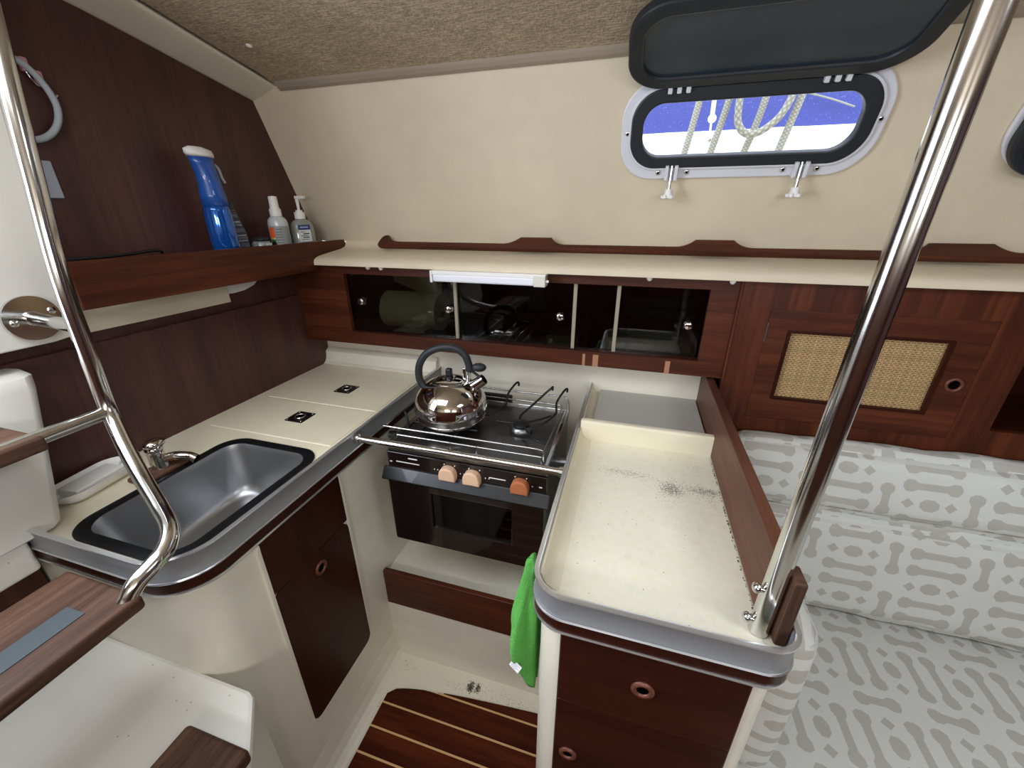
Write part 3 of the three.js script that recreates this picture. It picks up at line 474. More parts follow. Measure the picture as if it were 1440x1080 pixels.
{ const w = thing('peninsula_worktop', 'cream tray worktop with raised alloy edge beside the stove', 'worktop');
  const inner = inset(RP, -1, -0.007);
  obj('slab', plan([...inner, [0.262, -1.3], [-0.095, -1.3]].map(([x, z]) => [x, Math.max(z, -1.303)]), 0.886, 0.9235, 0.001), M.worktop, w, 'x');
  const W = 0.338, D = 0.54;                                     // the tray floor, with its black mildew specks where they are
  const map = canvasTexture(700, 1100, (g, cw, ch) => {
    g.fillStyle = '#ebe5d0'; g.fillRect(0, 0, cw, ch);
    for (let i = 0; i < 5000; i++) { g.fillStyle = `rgba(${200 + rnd() * 40 | 0},${190 + rnd() * 40 | 0},${150 + rnd() * 40 | 0},0.06)`; const r = 2 + rnd() * 14; g.beginPath(); g.arc(rnd() * cw, rnd() * ch, r, 0, 7); g.fill(); }
    const at = (x, z) => [(x + 0.098) / W * cw, (z + 0.98) / D * ch];
    const spot = (x, z, sx, sz, n, al) => { for (let i = 0; i < n; i++) { const a = (rnd() + rnd() + rnd() - 1.5) / 0.9, b = (rnd() + rnd() + rnd() - 1.5) / 0.9, [px, py] = at(x + a * sx, z + b * sz); g.fillStyle = `rgba(30,27,22,${al * (0.3 + 0.7 * rnd())})`; g.beginPath(); g.ellipse(px, py, 0.5 + rnd() * 1.3, 0.5 + rnd() * 1.5, rnd() * 3, 0, 7); g.fill(); } };
    spot(0.03, -0.85, 0.05, 0.013, 420, 0.75); spot(0.135, -0.815, 0.022, 0.022, 800, 0.95); spot(0.205, -0.825, 0.035, 0.014, 620, 0.9); spot(0.13, -0.84, 0.1, 0.02, 260, 0.5);
    spot(0.13, -0.785, 0.03, 0.03, 120, 0.6); spot(0.215, -0.79, 0.02, 0.03, 150, 0.6); spot(0.17, -0.9, 0.1, 0.05, 120, 0.45); spot(0.2, -0.92, 0.02, 0.02, 60, 0.6);
    for (let i = 0; i < 90; i++) { const [px, py] = at(0.236 + rnd() * 0.003, mix(-0.95, -0.5, rnd())); g.fillStyle = 'rgba(45,36,24,0.8)'; g.beginPath(); g.ellipse(px, py, 1 + rnd() * 2, 1.5 + rnd() * 4, 0, 0, 7); g.fill(); }
    for (let i = 0; i < 45; i++) { const [px, py] = at(mix(-0.08, 0.23, rnd()), mix(-0.95, -0.45, rnd())); g.fillStyle = 'rgba(60,50,35,0.6)'; g.beginPath(); g.arc(px, py, 0.8 + rnd() * 1.4, 0, 7); g.fill(); }
  });
  const fl = new THREE.PlaneGeometry(W, D).rotateX(-Math.PI / 2).translate(-0.098 + W / 2, 0.9243, -0.98 + D / 2);
  { // trimmed to the rounded corners
    const s = poly([[-0.0955, 0.98], [-0.0955, 0.485], [-0.09, 0.465], [-0.075, 0.45], [-0.055, 0.4435], [0.2395, 0.4435], [0.2395, 0.98]]), g = new THREE.ShapeGeometry(s), p = g.attributes.position, uv = g.attributes.uv;
    for (let i = 0; i < p.count; i++) { const x = p.getX(i), z = -p.getY(i); uv.setXY(i, (x + 0.098) / W, 1 - (z + 0.98) / D); p.setXYZ(i, x, 0.9245, z); }
    const n = g.attributes.normal; for (let i = 0; i < n.count; i++) n.setXYZ(i, 0, 1, 0);
    const idx = g.index.array; for (let i = 0; i < idx.length; i += 3) { const a = V().fromBufferAttribute(p, idx[i]), b = V().fromBufferAttribute(p, idx[i + 1]), c = V().fromBufferAttribute(p, idx[i + 2]); if (b.sub(a).cross(c.sub(a)).y < 0) [idx[i + 1], idx[i + 2]] = [idx[i + 2], idx[i + 1]]; }
    obj('tray_floor', g, phy({ map, roughness: 0.42, clearcoat: 0.15, clearcoatRoughness: 0.3 }), w); }
  obj('tray_cove', (() => { const s = poly([[-0.096, 0.924], [-0.06, 0.9243], [-0.072, 0.9275], [-0.082, 0.934], [-0.088, 0.945], [-0.0905, 0.955], [-0.096, 0.955]]), g = ext(s, 0.82); g.translate(0, 0, -1.3); return toCreasedNormals(g, 0.8); })(), M.worktop, w);
  obj('cross_fiddle', bx(-0.094, 0.246, 0.918, 0.981, -1.002, -0.98, 0.007, 3), M.worktop, w, 'x');
  obj('edging', sweep(RP, -1, alloyProf), M.alloy, w); obj('edging_bead', beads(RP), M.alloyBright, w);
  obj('wood_strip', sweep(RP, -1, stripProf), M.cabinet, w, 'x');
}
tag(obj('locker_lid', bx(-0.066, 0.238, 0.9245, 0.94, -1.303, -1.012, 0.002), M.greyLid), 'flat grey lid behind the cream cross fiddle', 'lid');
{ const f = thing('wooden_fiddle', 'tall reddish mahogany fiddle board along the peninsula edge', 'fiddle', [0.251, 0.925, -0.85]);
  const s = poly([[-0.36, 0.0], [0.45, 0.0], [0.45, 0.09], [0.41, 0.125], [-0.36, 0.125]].map(([z, y]) => [z, y]));
  const g = ext(poly([[-0.365, 0.0], [0.448, 0.0], [0.448, 0.12], [0.444, 0.125], [-0.365, 0.125]]), 0.019, 0.0015); g.rotateY(Math.PI / 2); g.rotateY(Math.PI); g.translate(0.0095, 0, 0); 
  obj('board', [bx(-0.011, 0.011, 0, 0.125, -0.448, 0.336, 0.003)], M.warm, f, 'z', 0.15);
  obj('end_block', [bx(0.0, 0.0165, 0.0, 0.122, 0.337, 0.374, 0.004)], M.teak, f, 'y', 0.6); }
{ const p = thing('grab_pole', 'tall vertical stainless grab pole bolted to the fiddle end', 'pole', [0.2365, 0.926, -0.4965]);
  p.rotation.z = -0.0165;
  obj('tube', rod(V(0, 0.0, 0), V(0, 1.06, 0), 0.0138, 36), M.steel, p);
  for (const y of [0.022, 0.082]) obj('bolt', [ball(-0.021, y, 0.002, 0.0078, 0.75, 1, 1), rod(V(-0.02, y, 0.002), V(-0.01, y, 0.002), 0.0055, 12)], M.steel, p);
  obj('top_collar', lathe([[0.0138, 1.025], [0.03, 1.048], [0.03, 1.062], [0, 1.062]], 32), M.steel, p); }
// ---- towel
{ const t = thing('green_towel', 'bright green microfibre towel hanging on the peninsula side', 'towel', [-0.13, 0.9, -0.53]);
  const rings = [], N = 40, H = 24;
  for (let j = 0; j <= H; j++) { const u = j / H, y = -0.335 * u + 0.025, spread = 0.35 + 0.65 * sm(clamp(u * 1.7)), end = u > 0.62 ? 1 - 0.72 * ((u - 0.62) / 0.38) ** 1.4 : 1, ring = [];
    for (let i = 0; i < N; i++) { const a = i / N * Math.PI * 2, f = 1 + 0.16 * Math.sin(3 * a + u * 3) + 0.13 * Math.sin(5 * a - u * 5 + 1) * clamp(u * 3), cx = 0.012 - 0.012 * Math.sin(u * Math.PI) + (u > 0.62 ? 0.02 * (u - 0.62) : 0);
      ring.push([Math.min(0.026, cx + Math.cos(a) * 0.029 * spread * f * (0.6 + 0.4 * end)), y + 0.012 * Math.sin(2 * a + 1) * u, Math.sin(a) * 0.045 * spread * f * end + 0.008 * Math.sin(u * 6)]); }
    rings.push(ring); }
  const g = loft(rings); { const ix = g.index.array; for (let i = 0; i < ix.length; i += 3) [ix[i + 1], ix[i + 2]] = [ix[i + 2], ix[i + 1]]; g.computeVertexNormals(); }
  const fuzz = dataTexture(256, 256, null, (u, v) => { const k = noise(u, v, 120, 120, 81) * 0.6 + noise(u, v, 40, 40, 82) * 0.4; return [k, k, k]; }, false); fuzz.repeat.set(2, 3);
  obj('cloth', g, phy({ color: 0x5cb04c, roughness: 1, sheen: 0.5, sheenColor: new THREE.Color(0x9cff80), bumpMap: fuzz, bumpScale: 0.003 }), t);
  const lab = obj('care_label', bx(-0.011, 0.011, -0.007, 0.007, 0, 0.0012), std({ map: canvasTexture(64, 40, (c, w, h) => { c.fillStyle = '#e8e8ea'; c.fillRect(0, 0, w, h); c.fillStyle = '#8f93a5'; for (let i = 0; i < 4; i++) c.fillRect(6, 7 + i * 8, 52 - (i % 2) * 14, 3); }), roughness: 0.7 }), t); lab.position.set(-0.006, -0.205, 0.0475); lab.rotation.set(-0.5, -0.1, -0.5); }

// ================================================================ LOCKER WITH SLIDING GLASS
const Z = -1.21;
{ const L = thing('glass_fronted_locker', 'long mahogany locker with smoked sliding doors under the ledge', 'locker');
  const fr = rrect(-1.178, 0.278, 1.056, 1.3425, 0.001); fr.holes.push(rrect(-0.967, 0.208, 1.1, 1.308, 0.004, THREE.Path));
  obj('face_frame', ext(fr, 0.016, 0.0008).translate(0, 0, Z - 0.016), M.mahogany, L, 'x', 0.3);
  obj('case', [bx(-1.178, 0.278, 1.056, 1.066, -1.52, Z - 0.018), bx(-1.178, -1.168, 1.06, 1.34, -1.52, Z - 0.018), bx(0.268, 0.278, 1.06, 1.34, -1.52, Z - 0.018), bx(-1.178, 0.278, 1.06, 1.34, -1.53, -1.52)], M.mahogany, L, 'x');
  obj('inner_shelf', [bx(-0.54, 0.268, 1.182, 1.192, -1.52, -1.29), bx(-0.54, 0.268, 1.165, 1.182, -1.302, -1.29)], M.cabinet, L, 'x', 0.7);
  for (const x of [-0.56, -0.13]) obj('inner_divider', bx(x, x + 0.013, 1.066, 1.335, -1.52, -1.26), M.cabinet, L, 'y', 0.2);
  for (const [x0, x1, z] of [[-0.975, -0.556, -1.231], [-0.582, -0.152, -1.24], [-0.052, 0.214, -1.24], [-0.17, -0.03, -1.231]]) obj('sliding_pane', bx(x0, x1, 1.096, 1.312, z - 0.0015, z + 0.0015), M.smoked, L);
  for (const x of [-0.556, -0.161, -0.034]) obj('pane_edge_strip', bx(x - 0.0055, x + 0.0055, 1.098, 1.31, -1.236, -1.2265, 0.001), std({ color: 0x9a907c, roughness: 0.5 }), L);
  for (const [x, y, z] of [[-0.916, 1.212, -1.228], [-0.578, 1.204, -1.226], [-0.204, 1.201, -1.236], [0.168, 1.2, -1.236]]) { const k = obj('pull_knob', lathe([[0, 0.012], [0.007, 0.012], [0.0095, 0.009], [0.0095, 0.001], [0.012, 0], [0, 0]], 24).rotateX(Math.PI / 2), M.mirror, L); k.position.set(x, y, z); k.scale.setScalar(1.3); }
  obj('lower_track', bx(-0.967, 0.208, 1.1, 1.1035, -1.245, -1.2105), M.cabinet, L, 'x');
  // splintered veneer along the bottom rail
  for (const [x0, x1] of [[-0.125, -0.1165], [-0.093, -0.076], [0.12, 0.134]]) obj('veneer_chip', bx(x0, x1, 1.0555, 1.094, Z - 0.0005, Z + 0.0014, 0.0004), M.plySplinter, L);
}
{ const r = thing('paper_towel_roll', 'roll of kitchen paper behind the left smoked glass door', 'paper roll', [-0.77, 1.135, -1.335]);
  obj('paper', rod(V(-0.11, 0.03, 0), V(0.11, 0.03, 0), 0.068, 40), std({ color: 0xece2cc, roughness: 0.95 }), r); obj('loose_sheet', (() => { const g = bx(-0.11, 0.1, 0, 0.0015, -0.06, 0.06); g.rotateX(-1.1); g.rotateZ(-0.35); g.translate(0.0, 0.135, -0.04); return g; })(), std({ color: 0xe2d8c2, roughness: 0.95 }), r); obj('core', rod(V(-0.112, 0.03, 0), V(0.112, 0.03, 0), 0.02, 24), std({ color: 0x9a7a55, roughness: 0.9 }), r); }
{ const d = thing('dish_rack', 'thin wire rack standing behind the middle smoked glass', 'rack', [-0.36, 1.066, -1.32]);
  obj('wires', [0, 1, 2, 3].map(i => tube([[-0.09 + i * 0.03, 0, 0.04], [-0.04 + i * 0.03, 0.06, 0], [0.0 + i * 0.03, 0.085, -0.03]], 0.002, 20, 6)), M.wire, d); obj('foot_bar', [rod(V(-0.1, 0.003, 0.04), V(0.1, 0.003, 0.04), 0.003, 8)], M.wire, d); }
tag(obj('folded_clothes', [bx(-0.02, 0.2, 1.192, 1.225, -1.45, -1.3, 0.014), bx(-0.015, 0.195, 1.225, 1.262, -1.45, -1.305, 0.016)], std({ color: 0x27384a, roughness: 0.95 })), 'dark blue folded cloth on the shelf behind the forward smoked glass', 'cloth');
tag(obj('maroon_cloth', bx(0.05, 0.18, 1.262, 1.298, -1.44, -1.31, 0.014), std({ color: 0x5a2034, roughness: 0.95 })), 'maroon cloth on top of the dark blue folded cloth', 'cloth');
tag(obj('white_tub', lathe([[0, 0], [0.045, 0], [0.05, 0.07], [0.052, 0.075], [0, 0.075]], 32).translate(-0.31, 1.192, -1.4), std({ color: 0x35506a, roughness: 0.6 })), 'dark blue tub on the shelf behind the middle smoked glass', 'tub');
tag(obj('storage_box', bx(0.0, 0.2, 1.066, 1.14, -1.46, -1.32, 0.006), std({ color: 0x4a4f4a, roughness: 0.7 })), 'grey box at the bottom behind the forward smoked glass', 'box');
tag(obj('knife_block', bx(-0.26, -0.15, 1.066, 1.12, -1.42, -1.3, 0.004), std({ color: 0x6a6558, roughness: 0.8 })), 'small grey box at the bottom behind the middle smoked glass', 'box');

// ================================================================ CANE DOOR LOCKER
{ const L = thing('cane_door_locker', 'reddish mahogany locker with woven cane door above the settee', 'locker');
  const s = rrect(0.278, 2.2, 0.895, 1.3425, 0.001); s.holes.push(rrect(0.36, 0.838, 0.95, 1.264, 0.002, THREE.Path), rrect(0.915, 1.7, 0.985, 1.29, 0.004, THREE.Path));
  obj('face_frame', ext(s, 0.018).translate(0, 0, Z - 0.012), M.mahogany, L, 'y', 0.3);
  obj('joint_stile', bx(0.277, 0.284, 1.056, 1.3425, Z + 0.002, Z + 0.009, 0.002), M.mahogany, L, 'y');
  obj('case', [bx(0.28, 2.2, 0.87, 0.88, -1.52, Z - 0.014), bx(0.28, 2.2, 0.87, 1.34, -1.53, -1.52), bx(0.86, 0.875, 0.87, 1.34, -1.52, Z - 0.014), bx(0.9, 1.75, 0.965, 0.98, -1.52, Z - 0.014)], M.cabinet, L, 'x');
  const fr = rrect(0.3615, 0.8365, 0.9515, 1.2625, 0.003); fr.holes.push(rrect(0.418, 0.764, 1.018, 1.206, 0.002, THREE.Path));
  const d = obj('door', ext(fr, 0.014, 0.001).translate(0, 0, Z - 0.0085), M.mahogany, L, 'x', 0.9);
  obj('rebate', (() => { const q = rrect(0.412, 0.77, 1.012, 1.212, 0.002); q.holes.push(rrect(0.419, 0.763, 1.019, 1.205, 0.002, THREE.Path)); return ext(q, 0.003, 0.001).translate(0, 0, Z + 0.005); })(), M.cabinet, d, 'x');
  const cane = canvasTexture(1024, 560, (g, w, h) => {
    g.fillStyle = '#2a1a10'; g.fillRect(0, 0, w, h);
    const nx = 62, ny = 34;
    for (let i = 0; i < nx; i++) { const x = (i + 0.5) / nx * w; for (const o of [-3.2, 3.2]) { const k = 0.8 + 0.25 * rnd(); g.fillStyle = `rgb(${205 * k | 0},${168 * k | 0},${112 * k | 0})`; g.fillRect(x + o - 2.1, 0, 4.2, h); } }
    for (let j = 0; j < ny; j++) { const y = (j + 0.5) / ny * h; for (const o of [-3.2, 3.2]) { const k = 0.85 + 0.25 * rnd(); for (let i = 0; i < nx; i++) { if ((i + j + (o > 0 ? 1 : 0)) % 2) continue; g.fillStyle = `rgb(${222 * k | 0},${188 * k | 0},${134 * k | 0})`; g.fillRect(i / nx * w - 2, y + o - 2.1, w / nx + 4, 4.2); } for (let i = 0; i < nx; i++) { if (!((i + j + (o > 0 ? 1 : 0)) % 2)) continue; g.fillStyle = `rgba(190,152,98,0.85)`; g.fillRect(i / nx * w, y + o - 1.6, w / nx * 0.35, 3.2); g.fillRect((i + 0.7) / nx * w, y + o - 1.6, w / nx * 0.3, 3.2); } } }
  });
  obj('cane_panel', (() => { const g = new THREE.PlaneGeometry(0.35, 0.192); g.translate(0.591, 1.112, Z - 0.003); return g; })(), std({ map: cane, bumpMap: cane, bumpScale: 0.0008, roughness: 0.7 }), d);
  const p = obj('ring_pull', [new THREE.TorusGeometry(0.0155, 0.004, 12, 32)], M.bronze, d); p.position.set(0.803, 1.1, Z + 0.0075); const h = obj('finger_hole', rod(V(0, 0, -0.002), V(0, 0, 0.001), 0.014), M.hole, d); h.position.set(0.803, 1.1, Z + 0.0065);
  obj('hinge', bx(0.3595, 0.3625, 1.175, 1.23, Z + 0.0055, Z + 0.009, 0.001), M.brushed, d);
}
// ================================================================ LEDGE: lamp, handrail, fasteners
{ const l = thing('strip_lamp', 'white strip lamp under the ledge above the smoked glass doors', 'lamp', [-0.422, 1.337, -1.165]);
  obj('housing', bx(-0.182, 0.182, -0.012, 0.0, -0.03, 0.008, 0.002), M.white, l);
  obj('diffuser', bx(-0.176, 0.148, -0.034, -0.01, -0.024, 0.008, 0.006), phy({ color: 0xe9eaf0, roughness: 0.4, clearcoat: 0.3 }), l);
  obj('end_cap', bx(-0.184, -0.176, -0.036, 0.0, -0.03, 0.01, 0.002), M.white, l); obj('switch_block', [bx(0.146, 0.182, -0.036, -0.004, -0.028, 0.01, 0.003)], std({ color: 0xd8d5c8, roughness: 0.4 }), l); obj('switch', rod(V(0.18, -0.02, 0), V(0.19, -0.02, 0), 0.004, 12), M.white, l); }
{ const h = thing('handrail', 'long mahogany handrail with shaped feet along the ledge', 'handrail');
  const y0 = 1.381, zb = -1.322, s = new THREE.Shape();          // drawn in x (along) and outboard distance, then laid on its slope
  const feet = [[-0.85, 0.03], [-0.31, 0.075], [0.215, 0.075], [0.78, 0.09], [1.34, 0.09]];
  s.moveTo(-0.872, 0.004); s.quadraticCurveTo(-0.87, 0.046, -0.85, 0.04);
  let first = true;
  for (const [x, w] of feet) { if (!first) { s.lineTo(x - w - 0.03, 0.012); s.quadraticCurveTo(x - w, 0.013, x - w + 0.025, 0.04); } s.lineTo(x + w - 0.028, 0.04); s.quadraticCurveTo(x + w - 0.01, 0.013, x + w + 0.02, 0.012); first = false; }
  s.lineTo(2.19, 0.012); s.lineTo(2.19, 0); s.lineTo(-0.85, 0); s.quadraticCurveTo(-0.87, 0, -0.872, 0.004);
  const g = ext(s, 0.006, 0.006, 8); g.translate(0, 0, -0.003); g.rotateX(-0.85); g.translate(0, y0 + 0.012, zb + 0.016);
  obj('rail', g, M.mahogany, h, 'x', 0.1); }
for (const [x, l] of [[-0.86, 'white screw cap at the top of the locker frame near the bulkhead'], [-0.81, 'second white screw cap at the locker frame near the bulkhead'], [0.045, 'white screw cap under the ledge above the forward smoked glass'], [0.255, 'white screw cap above the joint between the two lockers']]) { const c = tag(obj('screw_cap', [ball(0, 0, 0, 0.0075, 1, 0.7, 0.5), rod(V(0, 0, -0.006), V(0, 0, 0), 0.007, 16)], M.white), l, 'screw cap'); c.position.set(x, 1.3315, -1.204); }

// ================================================================ BULKHEAD SHELF AND ITS BOTTLES
{ const s = thing('bulkhead_shelf', 'mahogany shelf with a deep front board on the bulkhead', 'shelf');
  const q = poly([[0.53, 1.322], [1.37, 1.318], [1.375, 1.33], [1.366, 1.39], [1.352, 1.408], [0.53, 1.412]]), g = ext(q, 0.016, 0.0015);
  g.rotateY(Math.PI / 2); g.translate(-1.07, 0, 0); // z = -x'
  obj('front_board', g, M.mahogany, s, 'z', 0.4);
  obj('shelf_board', bx(-1.18, -1.068, 1.372, 1.386, -1.352, -0.6), M.mahogany, s, 'z', 0.8); }
tag(obj('cream_strip', bx(-1.18, -1.166, 1.252, 1.3035, -0.935, -0.36, 0.002), std({ color: 0xd8cdb4, roughness: 0.6 })), 'plain cream strip on the bulkhead below the shelf', 'strip');
{ const g = ext(poly([[0.935, 1.302], [1.05, 1.297], [1.035, 1.287], [1.0, 1.277], [0.96, 1.274], [0.935, 1.275]]), 0.004); g.rotateY(Math.PI / 2); g.translate(-1.18, 0, 0); tag(obj('paper_scrap', g, M.white), 'white folded paper edge tucked under the shelf beside the cream strip', 'paper'); }
tag(obj('black_cable', tube([[-1.084, 1.4165, -0.53], [-1.08, 1.416, -0.6], [-1.085, 1.417, -0.66], [-1.09, 1.42, -0.72], [-1.1, 1.414, -0.74], [-1.105, 1.4, -0.735], [-1.11, 1.39, -0.7]], 0.0035, 50, 8), M.black), 'black cable lying along the front of the shelf', 'cable');
const SY = 1.386;
{ const b = thing('blue_spray_bottle', 'tall glossy blue trigger bottle with a white top on the shelf', 'bottle', [-1.115, SY, -0.925]);
  const ring = (y, cz, a, bz) => Array.from({ length: 32 }, (_, i) => { const t = -i / 32 * Math.PI * 2; return [a * Math.cos(t), y, cz + bz * Math.sin(t)]; });
  obj('flask', loft([[0, 0, 0.03, 0.03], [0.004, 0, 0.032, 0.0325], [0.05, 0, 0.0335, 0.0345], [0.09, 0.0, 0.0335, 0.0345], [0.122, 0.0, 0.032, 0.0325], [0.136, 0, 0.03, 0.031]].map(r => ring(...r))), phy({ color: 0x0b5fc0, roughness: 0.08, metalness: 0.55, clearcoat: 1, clearcoatRoughness: 0.05 }), b);
  obj('spray_head', loft([[0.134, 0, 0.0305, 0.0315], [0.16, 0.0, 0.03, 0.031], [0.185, 0.0, 0.026, 0.028], [0.21, 0.002, 0.023, 0.027], [0.235, 0.006, 0.022, 0.029], [0.25, 0.006, 0.021, 0.033]].map(r => ring(...r))), phy({ color: 0x1d52a3, roughness: 0.3, clearcoat: 0.5 }), b);
  obj('white_cap', loft([[0.249, 0.006, 0.021, 0.034], [0.256, 0.008, 0.022, 0.037], [0.266, 0.01, 0.019, 0.036], [0.272, 0.014, 0.01, 0.02]].map(r => ring(...r))), M.white, b);
  obj('trigger', tube([[0, 0.238, -0.024], [0, 0.225, -0.036], [0, 0.205, -0.04], [0, 0.192, -0.046]], 0.0038, 20, 8), std({ color: 0xb9bcc2, roughness: 0.4 }), b); }
{ const b = thing('wedge_bottle', 'narrow clear bottle with blue printed label behind the spray bottle', 'bottle', [-1.14, SY, -0.985]);
  const rr = (h, w, y) => rrect(-h, h, -w, w, h * 0.8).getPoints(6).slice(0, -1).map(p => [p.x, y, -p.y]);
  const map = canvasTexture(128, 256, (c, w, h) => { c.fillStyle = '#5a6476'; c.fillRect(0, 0, w, h); c.fillStyle = '#26324e'; for (let i = 0; i < 9; i++) c.fillRect(0, 20 + i * 26, w, 12); c.fillStyle = '#c6ccd6'; for (let i = 0; i < 40; i++) c.fillRect(rnd() * w, 60 + rnd() * 180, 6 + rnd() * 20, 3); });
  obj('flask', loft([rr(0.018, 0.033, 0), rr(0.019, 0.034, 0.01), rr(0.018, 0.03, 0.06), rr(0.014, 0.016, 0.11), rr(0.01, 0.011, 0.125)]), std({ map, roughness: 0.3 }), b);
  obj('cap', rod(V(0, 0.124, 0), V(0, 0.142, 0), 0.011, 20), std({ color: 0x3a4152, roughness: 0.5 }), b); }
{ const j = thing('small_jar', 'small grey jar with pale label on the shelf', 'jar', [-1.115, SY, -1.045]); obj('glass', lathe([[0, 0], [0.026, 0], [0.027, 0.004], [0.027, 0.03], [0.022, 0.036], [0, 0.036]], 32), std({ color: 0x8d938f, roughness: 0.2, metalness: 0.2 }), j); obj('lid', lathe([[0.0, 0.036], [0.021, 0.036], [0.021, 0.046], [0, 0.047]], 32), std({ color: 0x2d3032, roughness: 0.5 }), j); obj('label', bx(0.0255, 0.0275, 0.016, 0.03, -0.012, 0.008), std({ color: 0xd6d6cf, roughness: 0.7 }), j); }
{ const b = thing('white_pump_spray_bottle', 'small translucent spray bottle with orange and dark label', 'bottle', [-1.115, SY, -1.124]);
  const map = canvasTexture(256, 128, (c, w, h) => { c.fillStyle = '#8f9391'; c.fillRect(0, 0, w, h); c.fillStyle = '#f0642c'; c.fillRect(0, 8, 70, 62); c.fillStyle = '#d8d2a0'; c.fillRect(0, 66, 70, 8); c.fillStyle = '#2d8a4d'; c.fillRect(0, 74, 70, 16); c.fillStyle = '#1b1d20'; c.beginPath(); c.moveTo(0, 128); c.lineTo(0, 92); c.lineTo(52, 84); c.lineTo(70, 96); c.lineTo(70, 128); c.fill(); c.fillStyle = '#5b5f61'; for (let i = 0; i < 7; i++) c.fillRect(84, 16 + i * 15, 70, 4); });
  obj('flask', lathe([[0, 0], [0.028, 0], [0.0295, 0.004], [0.0295, 0.085], [0.027, 0.096], [0.019, 0.104], [0.0155, 0.107], [0, 0.107]], 40), phy({ color: 0xc3cac9, roughness: 0.25, clearcoat: 0.4 }), b);
  obj('label', (() => { const g = new THREE.CylinderGeometry(0.0299, 0.0299, 0.068, 32, 1, true, -0.35, 2.3); g.translate(0, 0.043, 0); return g; })(), std({ map, roughness: 0.5, side: THREE.DoubleSide }), b);
  obj('cap', lathe([[0.017, 0.106], [0.017, 0.126], [0.0135, 0.13], [0.0125, 0.163], [0, 0.165]], 28), M.white, b); }
{ const b = thing('sanitizer_pump_bottle', 'clear pump bottle with blue and white label beside the cabin side', 'bottle', [-1.112, SY, -1.222]);
  const rr = (hx, hz, r, y) => rrect(-hx, hx, -hz, hz, r).getPoints(6).slice(0, -1).map(p => [p.x, y, -p.y]);
  obj('flask', loft([rr(0.02, 0.042, 0.016, 0), rr(0.0215, 0.0435, 0.018, 0.004), rr(0.0215, 0.0435, 0.018, 0.07), rr(0.019, 0.034, 0.018, 0.088), rr(0.013, 0.014, 0.012, 0.098)]), phy({ color: 0xb4bab4, roughness: 0.08, clearcoat: 0.8, transmission: 0.35, thickness: 0 }), b);
  const map = canvasTexture(160, 180, (c, w, h) => { c.fillStyle = '#eef1f5'; c.fillRect(0, 0, w, h); c.fillStyle = '#1d3f86'; c.fillRect(0, 0, w, 40); c.fillRect(0, 138, w, 42); c.fillStyle = '#cdd8ee'; c.fillRect(22, 14, 110, 9); c.fillStyle = '#2a3d66'; for (const [x, y, l, t] of [[14, 54, 60, 5], [50, 68, 84, 9], [14, 86, 100, 5], [40, 98, 90, 8], [14, 116, 110, 4]]) c.fillRect(x, y, l, t); c.fillStyle = '#dfe8f6'; c.beginPath(); c.arc(96, 160, 14, 0, 7); c.fill(); });
  obj('label', bx(0.0208, 0.0222, 0.008, 0.078, -0.012, 0.0405), std({ map, roughness: 0.5 }), b);
  { const m = b.children[1].geometry, uv = m.attributes.uv, p = m.attributes.position; for (let i = 0; i < p.count; i++) uv.setXY(i, (0.0405 - p.getZ(i)) / 0.0525, (p.getY(i) - 0.008) / 0.07); }
  obj('pump', [rod(V(0, 0.097, 0), V(0, 0.118, 0), 0.017, 24), rod(V(0, 0.118, 0), V(0, 0.124, 0), 0.011, 20), rod(V(0, 0.124, 0), V(0, 0.16, 0), 0.0042, 12, 0.006), bx(-0.004, 0.03, 0.158, 0.168, -0.008, 0.008, 0.003)], M.white, b); }
// bulkhead fittings
tag(obj('switch_plate', bx(-1.18, -1.174, 1.53, 1.6, -0.635, -0.605, 0.002), std({ color: 0xaab4c2, roughness: 0.4 })), 'small pale switch plate on the bulkhead beside the ladder', 'switch');
tag(obj('hanging_cord_loop', tube([[-1.172, 1.775, -0.565], [-1.168, 1.778, -0.61], [-1.168, 1.765, -0.648], [-1.168, 1.735, -0.67], [-1.168, 1.7, -0.677], [-1.168, 1.665, -0.664], [-1.168, 1.64, -0.635], [-1.17, 1.635, -0.6], [-1.17, 1.65, -0.57]], 0.006, 70, 10), std({ color: 0xa9b2b8, roughness: 0.8 })), 'pale cord loop hanging on the upper bulkhead', 'cord');
for (const [y, z, l] of [[1.766, -0.652, 'pinkish clip above the cord loop with a hooked wire'], [1.748, -0.668, 'lower pinkish clip beside the cord loop with a hooked wire']]) { const c = thing('wire_clip', l, 'clip', [-1.176, y, z]); obj('clip', bx(-0.004, 0.008, -0.012, 0.012, -0.006, 0.006, 0.003), std({ color: 0xc48a98, roughness: 0.6 }), c); obj('hook', tube([[0.002, -0.012, 0], [0.003, -0.024, -0.004], [0.003, -0.032, -0.012], [0.003, -0.024, -0.02]], 0.002, 20, 6), M.steel, c); }

